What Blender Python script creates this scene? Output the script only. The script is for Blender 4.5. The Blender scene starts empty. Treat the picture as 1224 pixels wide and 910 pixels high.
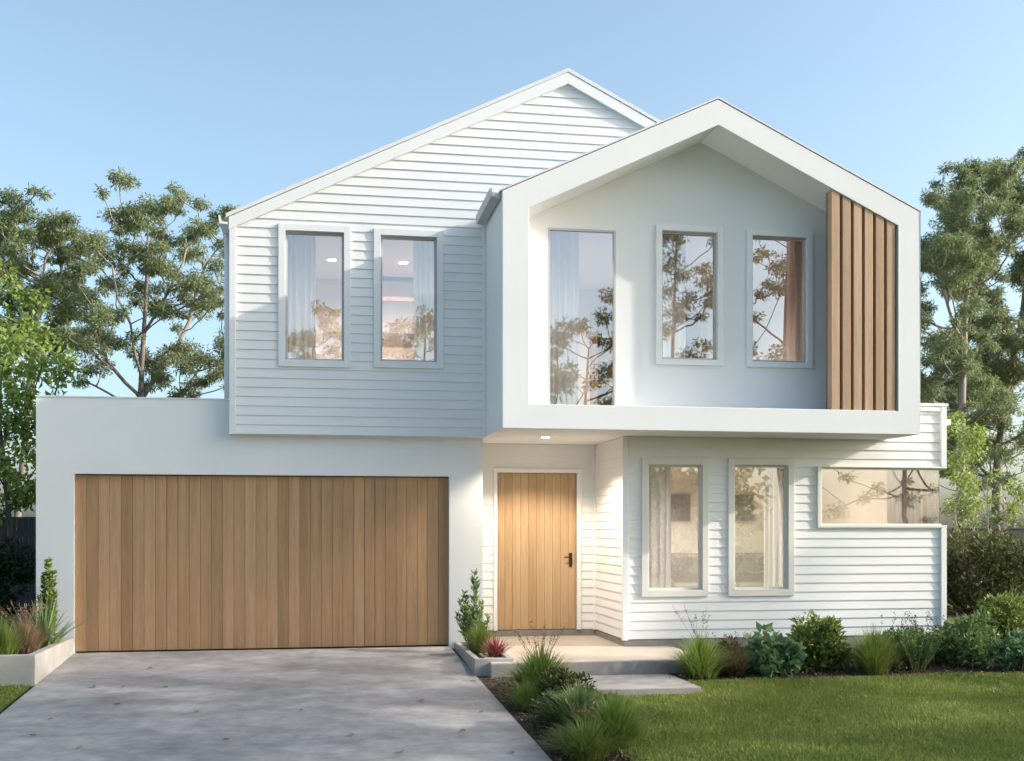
import bpy, bmesh, math, random
import numpy as np
from mathutils import Vector

sc = bpy.context.scene
COL = sc.collection
R = math.radians

# ------------------------------------------------------------------ helpers
class MB:
    """collects polygons and links them as one mesh object"""
    def __init__(self):
        self.v, self.f, self.m = [], [], []
    def poly(self, pts, mi=0):
        n = len(self.v)
        self.v += [tuple(p) for p in pts]
        self.f.append(tuple(range(n, n + len(pts))))
        self.m.append(mi)
    def box(self, x0, x1, y0, y1, z0, z1, mi=0):
        a = [(x0, y0, z0), (x1, y0, z0), (x1, y1, z0), (x0, y1, z0), (x0, y0, z1), (x1, y0, z1), (x1, y1, z1), (x0, y1, z1)]
        n = len(self.v)
        self.v += a
        for q in ((0, 3, 2, 1), (4, 5, 6, 7), (0, 1, 5, 4), (1, 2, 6, 5), (2, 3, 7, 6), (3, 0, 4, 7)):
            self.f.append(tuple(n + i for i in q)); self.m.append(mi)
    def prism(self, prof, a0, a1, P, mi=0):
        """2d profile swept from a0 to a1; P maps (u, w, a) to xyz"""
        n = len(prof)
        b = len(self.v)
        self.v += [P(u, w, a0) for u, w in prof] + [P(u, w, a1) for u, w in prof]
        self.f.append(tuple(b + i for i in range(n))); self.m.append(mi)
        self.f.append(tuple(b + n + i for i in reversed(range(n)))); self.m.append(mi)
        for i in range(n):
            j = (i + 1) % n
            self.f.append((b + j, b + i, b + n + i, b + n + j)); self.m.append(mi)
    def tube(self, pts, rad, sides=6, mi=0, cap=True):
        pts = [Vector(p) for p in pts]
        if not hasattr(rad, '__len__'):
            rad = [rad] * len(pts)
        b = len(self.v)
        ref = Vector((0.31, 0.95, 0.05))
        for i, p in enumerate(pts):
            d = (pts[min(i + 1, len(pts) - 1)] - pts[max(i - 1, 0)])
            if d.length < 1e-9: d = Vector((0, 0, 1))
            d.normalize()
            u = d.cross(ref)
            if u.length < 1e-3: u = d.cross(Vector((1, 0, 0)))
            u.normalize(); w = d.cross(u)
            for k in range(sides):
                t = 2 * math.pi * k / sides
                self.v.append(tuple(p + (u * math.cos(t) + w * math.sin(t)) * rad[i]))
        for i in range(len(pts) - 1):
            for k in range(sides):
                l = (k + 1) % sides
                self.f.append((b + i * sides + k, b + i * sides + l, b + (i + 1) * sides + l, b + (i + 1) * sides + k)); self.m.append(mi)
        if cap:
            self.f.append(tuple(b + k for k in reversed(range(sides)))); self.m.append(mi)
            e = b + (len(pts) - 1) * sides
            self.f.append(tuple(e + k for k in range(sides))); self.m.append(mi)
    def disc(self, c, r, z0, z1, n=24, mi=0):
        self.tube([(c[0], c[1], z0), (c[0], c[1], z1)], r, n, mi)
    def build(self, name, mats, parent=None, smooth=False, bevel=0):
        me = bpy.data.meshes.new(name)
        me.from_pydata(self.v, [], self.f)
        if not isinstance(mats, (list, tuple)): mats = [mats]
        for m in mats: me.materials.append(m)
        if len(mats) > 1: me.polygons.foreach_set('material_index', self.m)
        if smooth: me.polygons.foreach_set('use_smooth', [True] * len(self.f))
        me.update()
        bm = bmesh.new(); bm.from_mesh(me)
        bmesh.ops.recalc_face_normals(bm, faces=bm.faces) if len(self.f) < 4000 else None
        bm.to_mesh(me); bm.free()
        o = bpy.data.objects.new(name, me)
        COL.objects.link(o)
        if parent: o.parent = parent
        if bevel:
            b = o.modifiers.new('bevel', 'BEVEL'); b.width = bevel; b.segments = 2; b.limit_method = 'ANGLE'
        return o

def quads_mesh(name, V, F, mat, parent=None, smooth=False):
    """numpy vertices (n,3) and faces (m,k) to one mesh object"""
    me = bpy.data.meshes.new(name)
    k = F.shape[1]
    me.vertices.add(len(V)); me.vertices.foreach_set('co', V.astype(np.float32).ravel())
    me.loops.add(F.size); me.loops.foreach_set('vertex_index', F.astype(np.int32).ravel())
    me.polygons.add(len(F))
    me.polygons.foreach_set('loop_start', np.arange(0, F.size, k, dtype=np.int32))
    me.polygons.foreach_set('loop_total', np.full(len(F), k, dtype=np.int32))
    if smooth: me.polygons.foreach_set('use_smooth', np.ones(len(F), bool))
    me.materials.append(mat)
    me.update(calc_edges=True); me.validate()
    o = bpy.data.objects.new(name, me); COL.objects.link(o)
    if parent: o.parent = parent
    return o

def tag(o, label=None, cat=None, group=None, kind=None):
    if label: o['label'] = label
    if cat: o['category'] = cat
    if group: o['group'] = group
    if kind: o['kind'] = kind
    return o

def empty(name, loc, label, cat, group=None):
    o = bpy.data.objects.new(name, None); COL.objects.link(o)
    o.location = loc; o.empty_display_size = 0.2
    return tag(o, label, cat, group)

# ------------------------------------------------------------------ materials
def mat(name):
    m = bpy.data.materials.new(name); m.use_nodes = True
    nt = m.node_tree; b = nt.nodes['Principled BSDF']
    return m, nt, b
def N(nt, t, **kw):
    n = nt.nodes.new(t)
    for k, v in kw.items():
        if k in n.inputs.keys(): n.inputs[k].default_value = v
        else: setattr(n, k, v)
    return n
def ramp(nt, fac, stops):
    r = N(nt, 'ShaderNodeValToRGB')
    e = r.color_ramp.elements
    while len(e) < len(stops): e.new(0.5)
    for i, (p, c) in enumerate(stops):
        e[i].position = p; e[i].color = (*c, 1)
    nt.links.new(fac, r.inputs[0])
    return r
def objco(nt, scale=(1, 1, 1)):
    tc = N(nt, 'ShaderNodeTexCoord'); mp = N(nt, 'ShaderNodeMapping')
    mp.inputs['Scale'].default_value = scale
    nt.links.new(tc.outputs['Object'], mp.inputs[0])
    return mp.outputs[0]
def noise(nt, vec, scale, detail=4, rough=.55):
    n = N(nt, 'ShaderNodeTexNoise', Scale=scale, Detail=detail, Roughness=rough)
    nt.links.new(vec, n.inputs['Vector'])
    return n.outputs['Fac']
def bump(nt, b, h, strength, dist):
    bp = N(nt, 'ShaderNodeBump', Strength=strength, Distance=dist)
    nt.links.new(h, bp.inputs['Height']); nt.links.new(bp.outputs[0], b.inputs['Normal'])

def mottled(name, c0, c1, scale, rough=.6, bs=0, bd=.003, bscale=80, stretch=(1, 1, 1), detail=5, spec=.3):
    m, nt, b = mat(name)
    v = objco(nt, stretch)
    r = ramp(nt, noise(nt, v, scale, detail), [(.3, c0), (.7, c1)])
    nt.links.new(r.outputs[0], b.inputs['Base Color'])
    b.inputs['Roughness'].default_value = rough
    b.inputs['Specular IOR Level'].default_value = spec
    if bs: bump(nt, b, noise(nt, v, bscale, 4), bs, bd)
    return m

M = {}
M['board'] = mottled('white_board_paint', (.81, .81, .805), (.85, .85, .845), 1.6, .45, .15, .002, 30, (1, 1, 3))
M['trim'] = mottled('white_trim_paint', (.82, .82, .815), (.85, .85, .845), 3, .4)
M['beige_trim'] = mottled('cream_trim_paint', (.75, .73, .68), (.79, .77, .72), 3, .4)
M['render'] = mottled('white_stucco', (.80, .805, .805), (.85, .85, .845), .9, .85, .22, .004, 45)
M['concrete'] = mottled('concrete', (.30, .29, .275), (.42, .405, .38), 3.2, .8, .3, .003, 60)
M['plinth'] = mottled('plinth_concrete', (.22, .21, .19), (.30, .285, .26), 4, .8, .3, .003, 60)
M['stone'] = mottled('step_stone', (.24, .225, .22), (.36, .34, .33), 5, .75, .4, .003, 50)
M['porch'] = mottled('porch_tile', (.46, .40, .34), (.55, .485, .42), 2.4, .5, .15, .002, 40)
M['roof'] = mottled('pale_metal_roof', (.72, .725, .73), (.77, .775, .78), 2, .4)
M['metal'] = mottled('grey_metal', (.42, .44, .46), (.50, .52, .54), 3, .4)
M['dark'] = mottled('black_metal', (.02, .02, .02), (.03, .03, .03), 3, .4)
M['frame'] = mottled('window_frame_paint', (.50, .50, .50), (.56, .56, .56), 3, .4)
M['mulch'] = mottled('bark_mulch', (.025, .018, .013), (.10, .07, .05), 28, .95, 1, .03, 45)
M['bark'] = mottled('gum_bark', (.17, .145, .12), (.34, .30, .26), 2.5, .85, .5, .01, 12, (1, 1, .25))
M['bark_dark'] = mottled('brown_bark', (.07, .05, .04), (.16, .12, .09), 3, .9, .6, .01, 12, (1, 1, .25))
M['fence'] = mottled('dark_fence_paint', (.045, .048, .05), (.07, .074, .075), 3, .7)
M['beige_wall'] = mottled('warm_interior_paint', (.70, .64, .56), (.73, .67, .59), 1, .8)
M['pink_wall'] = mottled('blush_interior_paint', (.66, .57, .53), (.70, .61, .57), 1, .8)
M['grey_fabric'] = mottled('grey_fabric', (.20, .18, .165), (.27, .245, .22), 40, .95)
M['cream_fabric'] = mottled('cream_fabric', (.50, .45, .40), (.58, .53, .47), 40, .95)
M['art'] = mottled('grey_print', (.20, .19, .18), (.34, .32, .30), 3, .6)
M['dark_wood'] = mottled('dark_wood', (.16, .085, .045), (.26, .15, .08), 6, .5, stretch=(1, 1, .1))
M['soil'] = mottled('soil_and_turf', (.07, .09, .022), (.13, .15, .04), 3, .95, .5, .02, 30)
M['road'] = mottled('pale_bounce_road', (.26, .255, .25), (.32, .315, .31), 8, .9)  # unseen road, concrete kept pale to bounce daylight onto the facade

def timber(name, bw, cols, axis='X', off=0.0, dark=.55, rough=.6):
    """vertical boards: each board its own tone, long grain along z"""
    m, nt, b = mat(name)
    tc = N(nt, 'ShaderNodeTexCoord'); sp = N(nt, 'ShaderNodeSeparateXYZ')
    nt.links.new(tc.outputs['Object'], sp.inputs[0])
    a = N(nt, 'ShaderNodeMath', operation='ADD'); a.inputs[1].default_value = off
    nt.links.new(sp.outputs[axis], a.inputs[0])
    dv = N(nt, 'ShaderNodeMath', operation='DIVIDE'); dv.inputs[1].default_value = bw
    nt.links.new(a.outputs[0], dv.inputs[0])
    fl = N(nt, 'ShaderNodeMath', operation='FLOOR'); nt.links.new(dv.outputs[0], fl.inputs[0])
    wn = N(nt, 'ShaderNodeTexWhiteNoise', noise_dimensions='1D'); nt.links.new(fl.outputs[0], wn.inputs['W'])
    base = ramp(nt, wn.outputs['Value'], cols)
    # grain: shifted per board
    mul = N(nt, 'ShaderNodeMath', operation='MULTIPLY'); mul.inputs[1].default_value = 17.3
    nt.links.new(fl.outputs[0], mul.inputs[0])
    cb = N(nt, 'ShaderNodeCombineXYZ'); nt.links.new(mul.outputs[0], cb.inputs[2])
    ad = N(nt, 'ShaderNodeVectorMath', operation='ADD')
    mp = N(nt, 'ShaderNodeMapping'); mp.inputs['Scale'].default_value = (1, 1, .045)
    nt.links.new(tc.outputs['Object'], ad.inputs[0]); nt.links.new(cb.outputs[0], ad.inputs[1])
    nt.links.new(ad.outputs[0], mp.inputs[0])
    g = noise(nt, mp.outputs[0], 70, 6, .65)
    g2 = noise(nt, mp.outputs[0], 14, 3, .6)
    r = ramp(nt, g, [(.25, (dark,) * 3), (.6, (1.0,) * 3)])
    r2 = ramp(nt, g2, [(.3, (.80, .78, .76)), (.7, (1.08, 1.05, 1.0))])
    x = N(nt, 'ShaderNodeMix', data_type='RGBA', blend_type='MULTIPLY'); x.inputs['Factor'].default_value = .55
    nt.links.new(base.outputs[0], x.inputs['A']); nt.links.new(r.outputs[0], x.inputs['B'])
    y = N(nt, 'ShaderNodeMix', data_type='RGBA', blend_type='MULTIPLY'); y.inputs['Factor'].default_value = .8
    nt.links.new(x.outputs['Result'], y.inputs['A']); nt.links.new(r2.outputs[0], y.inputs['B'])
    nt.links.new(y.outputs['Result'], b.inputs['Base Color'])
    b.inputs['Roughness'].default_value = rough
    b.inputs['Specular IOR Level'].default_value = .3
    bump(nt, b, g, .25, .002)
    return m
M['garage_timber'] = timber('garage_timber', .1409, [(0, (.43, .255, .14)), (.35, (.50, .305, .17)), (.7, (.54, .325, .18)), (1, (.60, .375, .215))], off=3.053)
M['door_timber'] = timber('door_timber', .118, [(0, (.50, .335, .19)), (.5, (.55, .375, .22)), (1, (.60, .42, .255))], off=-2.54)
M['slat_timber'] = timber('slat_timber', .15, [(0, (.52, .355, .23)), (.5, (.57, .395, .26)), (1, (.61, .43, .29))], off=-6.473)

# concrete driveway with blotches and sideways streaks
m, nt, b = mat('driveway_concrete'); M['drive'] = m
v = objco(nt)
r1 = ramp(nt, noise(nt, v, .9, 6, .62), [(.28, (.24, .235, .24)), (.72, (.38, .37, .37))])
r2 = ramp(nt, noise(nt, v, 4.2, 8, .72), [(.32, (.72, .72, .725)), (.62, (1.12, 1.11, 1.10))])
r3 = ramp(nt, noise(nt, objco(nt, (.6, 1.35, 1)), 1.5, 7, .66), [(.36, (.74, .74, .755)), (.64, (1.10, 1.10, 1.11))])
x = N(nt, 'ShaderNodeMix', data_type='RGBA', blend_type='MULTIPLY'); x.inputs['Factor'].default_value = 1
y = N(nt, 'ShaderNodeMix', data_type='RGBA', blend_type='MULTIPLY'); y.inputs['Factor'].default_value = 1
nt.links.new(r1.outputs[0], x.inputs['A']); nt.links.new(r2.outputs[0], x.inputs['B'])
nt.links.new(x.outputs['Result'], y.inputs['A']); nt.links.new(r3.outputs[0], y.inputs['B'])
nt.links.new(y.outputs['Result'], b.inputs['Base Color'])
b.inputs['Roughness'].default_value = .62
b.inputs['Specular IOR Level'].default_value = .4
bump(nt, b, noise(nt, v, 60, 5), .3, .003)

# window glass
m = bpy.data.materials.new('coated_glass'); m.use_nodes = True; M['glass'] = m
nt = m.node_tree; nt.nodes.remove(nt.nodes['Principled BSDF'])
out = nt.nodes['Material Output']
tr = N(nt, 'ShaderNodeBsdfTransparent'); tr.inputs[0].default_value = (.93, .94, .94, 1)
gl = N(nt, 'ShaderNodeBsdfGlossy', Roughness=0.0); gl.inputs[0].default_value = (.97, .97, .98, 1)
fr = N(nt, 'ShaderNodeFresnel', IOR=1.5)
mr = N(nt, 'ShaderNodeMapRange'); mr.inputs['To Min'].default_value = .22; mr.inputs['To Max'].default_value = 1
nt.links.new(fr.outputs[0], mr.inputs[0])
mx = N(nt, 'ShaderNodeMixShader')
nt.links.new(mr.outputs[0], mx.inputs[0]); nt.links.new(tr.outputs[0], mx.inputs[1]); nt.links.new(gl.outputs[0], mx.inputs[2])
nt.links.new(mx.outputs[0], out.inputs[0])

def leafmat(name, cols, trans=.35, nscale=1.2, rough=.5):
    m = bpy.data.materials.new(name); m.use_nodes = True
    nt = m.node_tree; b = nt.nodes['Principled BSDF']; out = nt.nodes['Material Output']
    gi = N(nt, 'ShaderNodeNewGeometry')
    n = noise(nt, objco(nt), nscale, 2)
    ma = N(nt, 'ShaderNodeMath', operation='MULTIPLY_ADD'); ma.inputs[1].default_value = .5
    nt.links.new(gi.outputs['Random Per Island'], ma.inputs[0])
    mm = N(nt, 'ShaderNodeMath', operation='MULTIPLY_ADD'); mm.inputs[1].default_value = 1.1; mm.inputs[2].default_value = -.3
    nt.links.new(n, mm.inputs[0]); nt.links.new(mm.outputs[0], ma.inputs[2])
    r = ramp(nt, ma.outputs[0], cols)
    nt.links.new(r.outputs[0], b.inputs['Base Color'])
    b.inputs['Roughness'].default_value = rough
    b.inputs['Specular IOR Level'].default_value = .35
    t = N(nt, 'ShaderNodeBsdfTranslucent'); nt.links.new(r.outputs[0], t.inputs[0])
    mx = N(nt, 'ShaderNodeMixShader'); mx.inputs[0].default_value = trans
    nt.links.new(b.outputs[0], mx.inputs[1]); nt.links.new(t.outputs[0], mx.inputs[2])
    nt.links.new(mx.outputs[0], out.inputs[0])
    return m
M['gum_leaf'] = leafmat('gum_leaf', [(0, (.13, .165, .075)), (.5, (.25, .295, .135)), (1, (.39, .42, .22))], .45, .9)
M['gum_leaf2'] = leafmat('gum_leaf_deep', [(0, (.12, .165, .08)), (.5, (.225, .28, .13)), (1, (.36, .40, .20))], .45, .9)
M['lime_leaf'] = leafmat('lime_leaf', [(0, (.15, .23, .05)), (.5, (.28, .38, .085)), (1, (.44, .50, .16))], .4)
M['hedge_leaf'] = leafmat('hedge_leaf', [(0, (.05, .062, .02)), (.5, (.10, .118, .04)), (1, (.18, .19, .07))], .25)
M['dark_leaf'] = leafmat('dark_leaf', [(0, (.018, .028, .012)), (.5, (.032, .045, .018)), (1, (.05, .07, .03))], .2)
M['shrub_leaf'] = leafmat('shrub_leaf', [(0, (.085, .135, .028)), (.5, (.19, .25, .055)), (1, (.36, .41, .14))], .3, 5)
M['blue_leaf'] = leafmat('blue_green_leaf', [(0, (.07, .15, .065)), (.5, (.15, .265, .12)), (1, (.28, .39, .22))], .3, 5)
M['euph_leaf'] = leafmat('grey_green_leaf', [(0, (.09, .16, .05)), (.5, (.18, .27, .095)), (1, (.31, .38, .16))], .3, 5)
M['grass_leaf'] = leafmat('tussock_leaf', [(0, (.11, .18, .035)), (.5, (.22, .31, .065)), (1, (.38, .44, .15))], .35, 4)
M['grass_pale'] = leafmat('pale_tussock_leaf', [(0, (.10, .16, .03)), (.5, (.20, .27, .06)), (1, (.34, .37, .13))], .35, 4)
M['grass_brown'] = leafmat('brown_tussock_leaf', [(0, (.12, .10, .04)), (.5, (.22, .17, .08)), (1, (.30, .22, .12))], .35, 4)
M['red_leaf'] = leafmat('red_leaf', [(0, (.14, .035, .035)), (.5, (.27, .07, .07)), (1, (.38, .14, .12))], .3, 4)
M['pink_grass'] = leafmat('dusty_pink_leaf', [(0, (.20, .14, .08)), (.5, (.32, .22, .14)), (1, (.42, .31, .20))], .35, 4)
M['seed'] = leafmat('seed_head', [(0, (.16, .09, .07)), (.5, (.27, .17, .12)), (1, (.36, .26, .18))], .3, 4)
M['purple'] = leafmat('purple_flower', [(0, (.05, .04, .09)), (.5, (.10, .08, .16)), (1, (.18, .14, .24))], .2, 4)
M['dry_leaf'] = leafmat('dry_leaf', [(0, (.16, .09, .03)), (.5, (.34, .22, .06)), (1, (.50, .38, .14))], .2, 30)
M['chips'] = leafmat('bark_chips', [(0, (.03, .02, .015)), (.5, (.10, .07, .045)), (1, (.26, .18, .11))], .02, 9)
M['lawn_blade'] = leafmat('lawn_blade', [(0, (.11, .165, .025)), (.45, (.20, .26, .045)), (1, (.38, .385, .12))], .3, 1.4)

# sheer curtain
m = bpy.data.materials.new('sheer_curtain'); m.use_nodes = True; M['curtain'] = m
nt = m.node_tree; b = nt.nodes['Principled BSDF']; out = nt.nodes['Material Output']
b.inputs['Base Color'].default_value = (.88, .875, .86, 1); b.inputs['Roughness'].default_value = .9
t = N(nt, 'ShaderNodeBsdfTranslucent'); t.inputs[0].default_value = (.88, .87, .85, 1)
mx = N(nt, 'ShaderNodeMixShader'); mx.inputs[0].default_value = .55
nt.links.new(b.outputs[0], mx.inputs[1]); nt.links.new(t.outputs[0], mx.inputs[2])
t2 = N(nt, 'ShaderNodeBsdfTransparent')
mx2 = N(nt, 'ShaderNodeMixShader'); mx2.inputs[0].default_value = .12
nt.links.new(mx.outputs[0], mx2.inputs[1]); nt.links.new(t2.outputs[0], mx2.inputs[2])
nt.links.new(mx2.outputs[0], out.inputs[0])

def emis(name, c, s):
    m, nt, b = mat(name)
    b.inputs['Base Color'].default_value = (.8, .8, .8, 1)
    b.inputs['Emission Color'].default_value = (*c, 1); b.inputs['Emission Strength'].default_value = s
    return m
M['lamp'] = emis('lit_downlight', (1, .90, .76), 9)

# ------------------------------------------------------------------ setting
SL = .065
def gz(y):
    return SL * max(-15.0, min(0.0, y))
ys = [-400, -60, -22, -15, 0, 20, 60, 400]
def sheet(name, xs, y0, y1, dz, material, kind='structure', edges=None):
    mb = MB()
    yy = sorted(set([y0, y1] + [q for q in ys if y0 < q < y1]))
    for a, b_ in zip(yy[:-1], yy[1:]):
        for x0, x1 in zip(xs[:-1], xs[1:]):
            mb.poly([(x0, a, gz(a) + dz), (x1, a, gz(a) + dz), (x1, b_, gz(b_) + dz), (x0, b_, gz(b_) + dz)])
    o = mb.build(name, material)
    return tag(o, kind=kind)
sheet('ground', [-400, -40, 0, 40, 400], -400, 400, -.03, M['soil'])
sheet('road', [-120, 120], -30, -20, -.02, M['road'])

def strip(name, left, right, y0, y1, dz, material, n=40):
    """ground strip between two edge curves x = left(y), right(y)"""
    mb = MB()
    for i in range(n):
        a = y0 + (y1 - y0) * i / n; b_ = y0 + (y1 - y0) * (i + 1) / n
        mb.poly([(left(a), a, gz(a) + dz), (right(a), a, gz(a) + dz), (right(b_), b_, gz(b_) + dz), (left(b_), b_, gz(b_) + dz)])
    return tag(mb.build(name, material), kind='structure')
DR = lambda y: 1.74 - .036 * y           # right edge of the driveway
bedR = lambda y: 2.66 + .10 * math.sin(y * 1.7) + .05 * min(0, y + 4)
lawnB = lambda x: -2.72 + .07 * math.sin(x * 1.9) - .02 * math.sin(x * 5)
strip('driveway', lambda y: -3.04, DR, -20, -.002, .0, M['drive'])
strip('garden_bed', DR, lambda y: 9.6, -11, -.62, -.012, M['mulch'])
tag(strip('side_path', lambda y: -9, lambda y: -3.04, -2.02, 6, -.016, M['mulch']), kind='structure')
# lawn to the right of the bed and a patch left of the driveway
mb = MB()
xs = [2.4 + .25 * i for i in range(60)]
for x0, x1 in zip(xs[:-1], xs[1:]):
    for k in range(30):
        ya = -15 + (12.2 * k / 30); yb = -15 + (12.2 * (k + 1) / 30)
        mb.poly([(x0, ya, gz(ya)), (x1, ya, gz(ya)), (x1, yb, gz(yb)), (x0, yb, gz(yb))])
lawn_poly = MB()
def lawn_edge_x(y): return bedR(y)
for k in range(48):
    ya = -15 + 12.28 * k / 48; yb = -15 + 12.28 * (k + 1) / 48
    for x0, x1 in zip(np.linspace(0, 1, 30)[:-1], np.linspace(0, 1, 30)[1:]):
        def q(t, y): 
            L = bedR(y) if y < -3.35 else 4.12
            return L + (16 - L) * t
        def yy_(x, y): return min(y, lawnB(x))
        p = []
        for t, y in ((x0, ya), (x1, ya), (x1, yb), (x0, yb)):
            xx = q(t, y); p.append((xx, yy_(xx, y), gz(yy_(xx, y)) + .006))
        lawn_poly.poly(p)
tag(lawn_poly.build('lawn', M['soil']), kind='structure')
strip('lawn', lambda y: -12, lambda y: -3.07, -15, -2.03, .006, M['soil'])

# grass blades
def grass():
    rs = np.random.RandomState(5)
    n1 = 230000
    u = rs.rand(n1)
    y = -2.68 - (u ** 1.15) * 5.9
    x = 2.3 + rs.rand(n1) * 7.9
    bl = np.array([bedR(t) if t < -3.35 else 4.12 for t in y])
    lb = -2.72 + .07 * np.sin(x * 1.9) - .02 * np.sin(x * 5)
    ragged = rs.normal(0, .035, n1)
    k = (x > bl + ragged) & (y < lb + .03 + ragged)
    x, y = x[k], y[k]
    n2 = 26000
    x2 = -3.09 - rs.rand(n2) * 2.4; y2 = -2.05 - rs.rand(n2) * 4.2
    x = np.concatenate([x, x2]); y = np.concatenate([y, y2])
    n = len(x)
    z = SL * y + .004
    patch = .5 + .5 * np.sin(x * 2.3 + 1.3 * np.sin(y * 1.9)) * np.sin(y * 2.9 + x * .7)
    h = (.026 + .022 * rs.rand(n)) * (.8 + .45 * patch)
    w = .0035 + .003 * rs.rand(n)
    a = rs.rand(n) * 2 * np.pi
    lean = h * (.2 + .8 * rs.rand(n)); b = rs.rand(n) * 2 * np.pi
    V = np.zeros((n, 3, 3))
    V[:, 0] = np.stack([x - w * np.cos(a), y - w * np.sin(a), z], 1)
    V[:, 1] = np.stack([x + w * np.cos(a), y + w * np.sin(a), z], 1)
    V[:, 2] = np.stack([x + lean * np.cos(b), y + lean * np.sin(b), z + h], 1)
    o = quads_mesh('grass', V.reshape(-1, 3), np.arange(n * 3).reshape(n, 3), M['lawn_blade'])
    tag(o, 'short green mown lawn grass in dappled shade', 'grass', kind='stuff')
grass()

# ------------------------------------------------------------------ house
GZ = .49                                   # roof pitch (rise over run)
house = empty('house', (0, 0, 0), 'white two storey weatherboard house with a gabled box over the timber front door', 'house')
PITCH = .121

def boards(mb, P, z0, z1, ul, ur, openings=(), pitch=PITCH, tb=.018, tt=.004, brk=()):
    """lapped weatherboards. P(u, off, z) -> xyz, ul/ur = ends as functions of z"""
    r = 0
    z = z0
    while z < z1 - 1e-6:
        ze = min(z + pitch, z1)
        cuts = sorted(set([z, ze] + [c for o in openings for c in (o[2], o[3]) if z < c < ze] + [c for c in brk if z < c < ze]))
        off = lambda q: tb - (tb - tt) * (q - z) / pitch
        for a, b_ in zip(cuts[:-1], cuts[1:]):
            zm = (a + b_) / 2
            segs = [[(ul(a), ul(b_)), (ur(a), ur(b_))]]
            if ul(zm) >= ur(zm): continue
            for (o0, o1, oa, ob) in openings:
                if not (oa < zm < ob): continue
                ns = []
                for (l, rr) in segs:
                    if o1 <= min(l) or o0 >= max(rr): ns.append([l, rr]); continue
                    if o0 > max(l): ns.append([l, (o0, o0)])
                    if o1 < min(rr): ns.append([(o1, o1), rr])
                segs = ns
            for (l, rr) in segs:
                mb.poly([P(l[0], off(a), a), P(rr[0], off(a), a), P(rr[1], off(b_), b_), P(l[1], off(b_), b_)])
                if a == z:
                    mb.poly([P(l[0], tt - .004, a), P(rr[0], tt - .004, a), P(rr[0], off(a), a), P(l[0], off(a), a)])
        z = ze

def holed(mb, x0, x1, z0, z1, y0, y1, ops, top=None):
    """solid wall in xz between y0 and y1 with rectangular openings"""
    xs = sorted(set([x0, x1] + [v for o in ops for v in o[:2] if x0 < v < x1]))
    zs = sorted(set([z0, z1] + [v for o in ops for v in o[2:4] if z0 < v < z1]))
    for a, b_ in zip(xs[:-1], xs[1:]):
        run = None
        for c, d in list(zip(zs[:-1], zs[1:])) + [(None, None)]:
            solid = c is not None and not any(o[0] <= (a + b_) / 2 <= o[1] and o[2] <= (c + d) / 2 <= o[3] for o in ops)
            if solid: run = (run[0], d) if run else (c, d)
            if not solid and run:
                mb.box(a, b_, y0, y1, *run); run = None

XZ = lambda u, w, a: (u, a, w)
XL, XR, XA = -1.09, 7.70, 3.32
EAVE = 5.575; APEX = 7.715
WY = -.15                                   # upper weatherboard face
RAIL = lambda z: XL + (z - EAVE) / GZ       # left rake
RAIR = lambda z: XR - (z - EAVE) / (APEX - EAVE) * (XR - XA)
bL = lambda z: 2.205 + (z - 5.68) / .465    # left roof line of the box

winA = (-.416, .334, 3.764, 5.436); winB = (.809, 1.551, 3.778, 5.428)
winC = (2.905, 3.801, 3.105, 5.438); winD = (4.414, 5.174, 3.791, 5.463); winE = (5.657, 6.43, 3.788, 5.452)
winF = (4.311, 5.061, .76, 2.425); winG = (5.513, 6.276, .757, 2.433); winH = (6.747, 8.60, 1.623, 2.41)
TW = .088                                   # trim width

# --- upper weatherboard wall and gable
mb = MB()
ops = [(o[0] - TW, o[1] + TW, o[2] - TW, o[3] + TW) for o in (winA, winB)]
P = lambda u, o, z: (u, WY - o, z)
boards(mb, P, 2.80, 7.75, lambda z: max(XL, RAIL(z)), lambda z: min(RAIR(z), 2.2 if z < 5.66 else bL(z) + .3), ops, brk=(EAVE, 5.66, 6.9))
PX = lambda u, o, z: (XL - o, u, z)
boards(mb, PX, 2.80, 5.58, lambda z: WY, lambda z: 12.0)
uw = mb.build('upper_wall', M['board'], house)
mb = MB()
holed(mb, XL + .003, 2.2, 2.803, EAVE, WY + .003, WY + .13, [winA, winB])
mb.prism([(XL + .003, EAVE), (XR, EAVE), (XA, APEX - .02)], WY + .003, WY + .10, XZ)
mb.box(XL + .003, XL + .10, WY + .14, 12, 2.803, EAVE)
mb.box(XR - .10, XR, -.1, 12, 2.803, EAVE)
mb.box(XL, XR, 12, 12.1, 0, EAVE); mb.prism([(XL, EAVE), (XR, EAVE), (XA, APEX - .02)], 12.0, 12.1, XZ)
mb.box(XL + .01, 2.19, WY + .004, 0.26, 2.796, 2.85)
mb.build('wall_core', M['board'], uw)
# corner boards and rake boards
mb = MB()
mb.box(XL - .03, XL + .05, WY - .044, WY + .05, 2.79, 5.58)
mb.build('corner_board', M['trim'], house, bevel=.003)
mb = MB()
mb.box(2.16, 2.203, WY - .042, WY, 2.79, 5.66)
mb.build('corner_board', M['trim'], house, bevel=.003)
mb = MB()
cosr = math.sqrt(1 + GZ * GZ)
w = .155
mb.prism([(XL - .035, EAVE - .02 + .01), (XA, APEX + .01), (XA, APEX + .01 - w), (XL - .035, EAVE - .01 - w)], WY - .065, WY - .003, XZ)
mb.prism([(XA, APEX + .01), (5.2, APEX + .01 - .494 * (5.2 - XA)), (5.2, APEX + .01 - w - .494 * (5.2 - XA)), (XA, APEX + .01 - w)], WY - .065, WY - .003, XZ)
mb.build('rake_board', M['trim'], house, bevel=.003)
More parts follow.
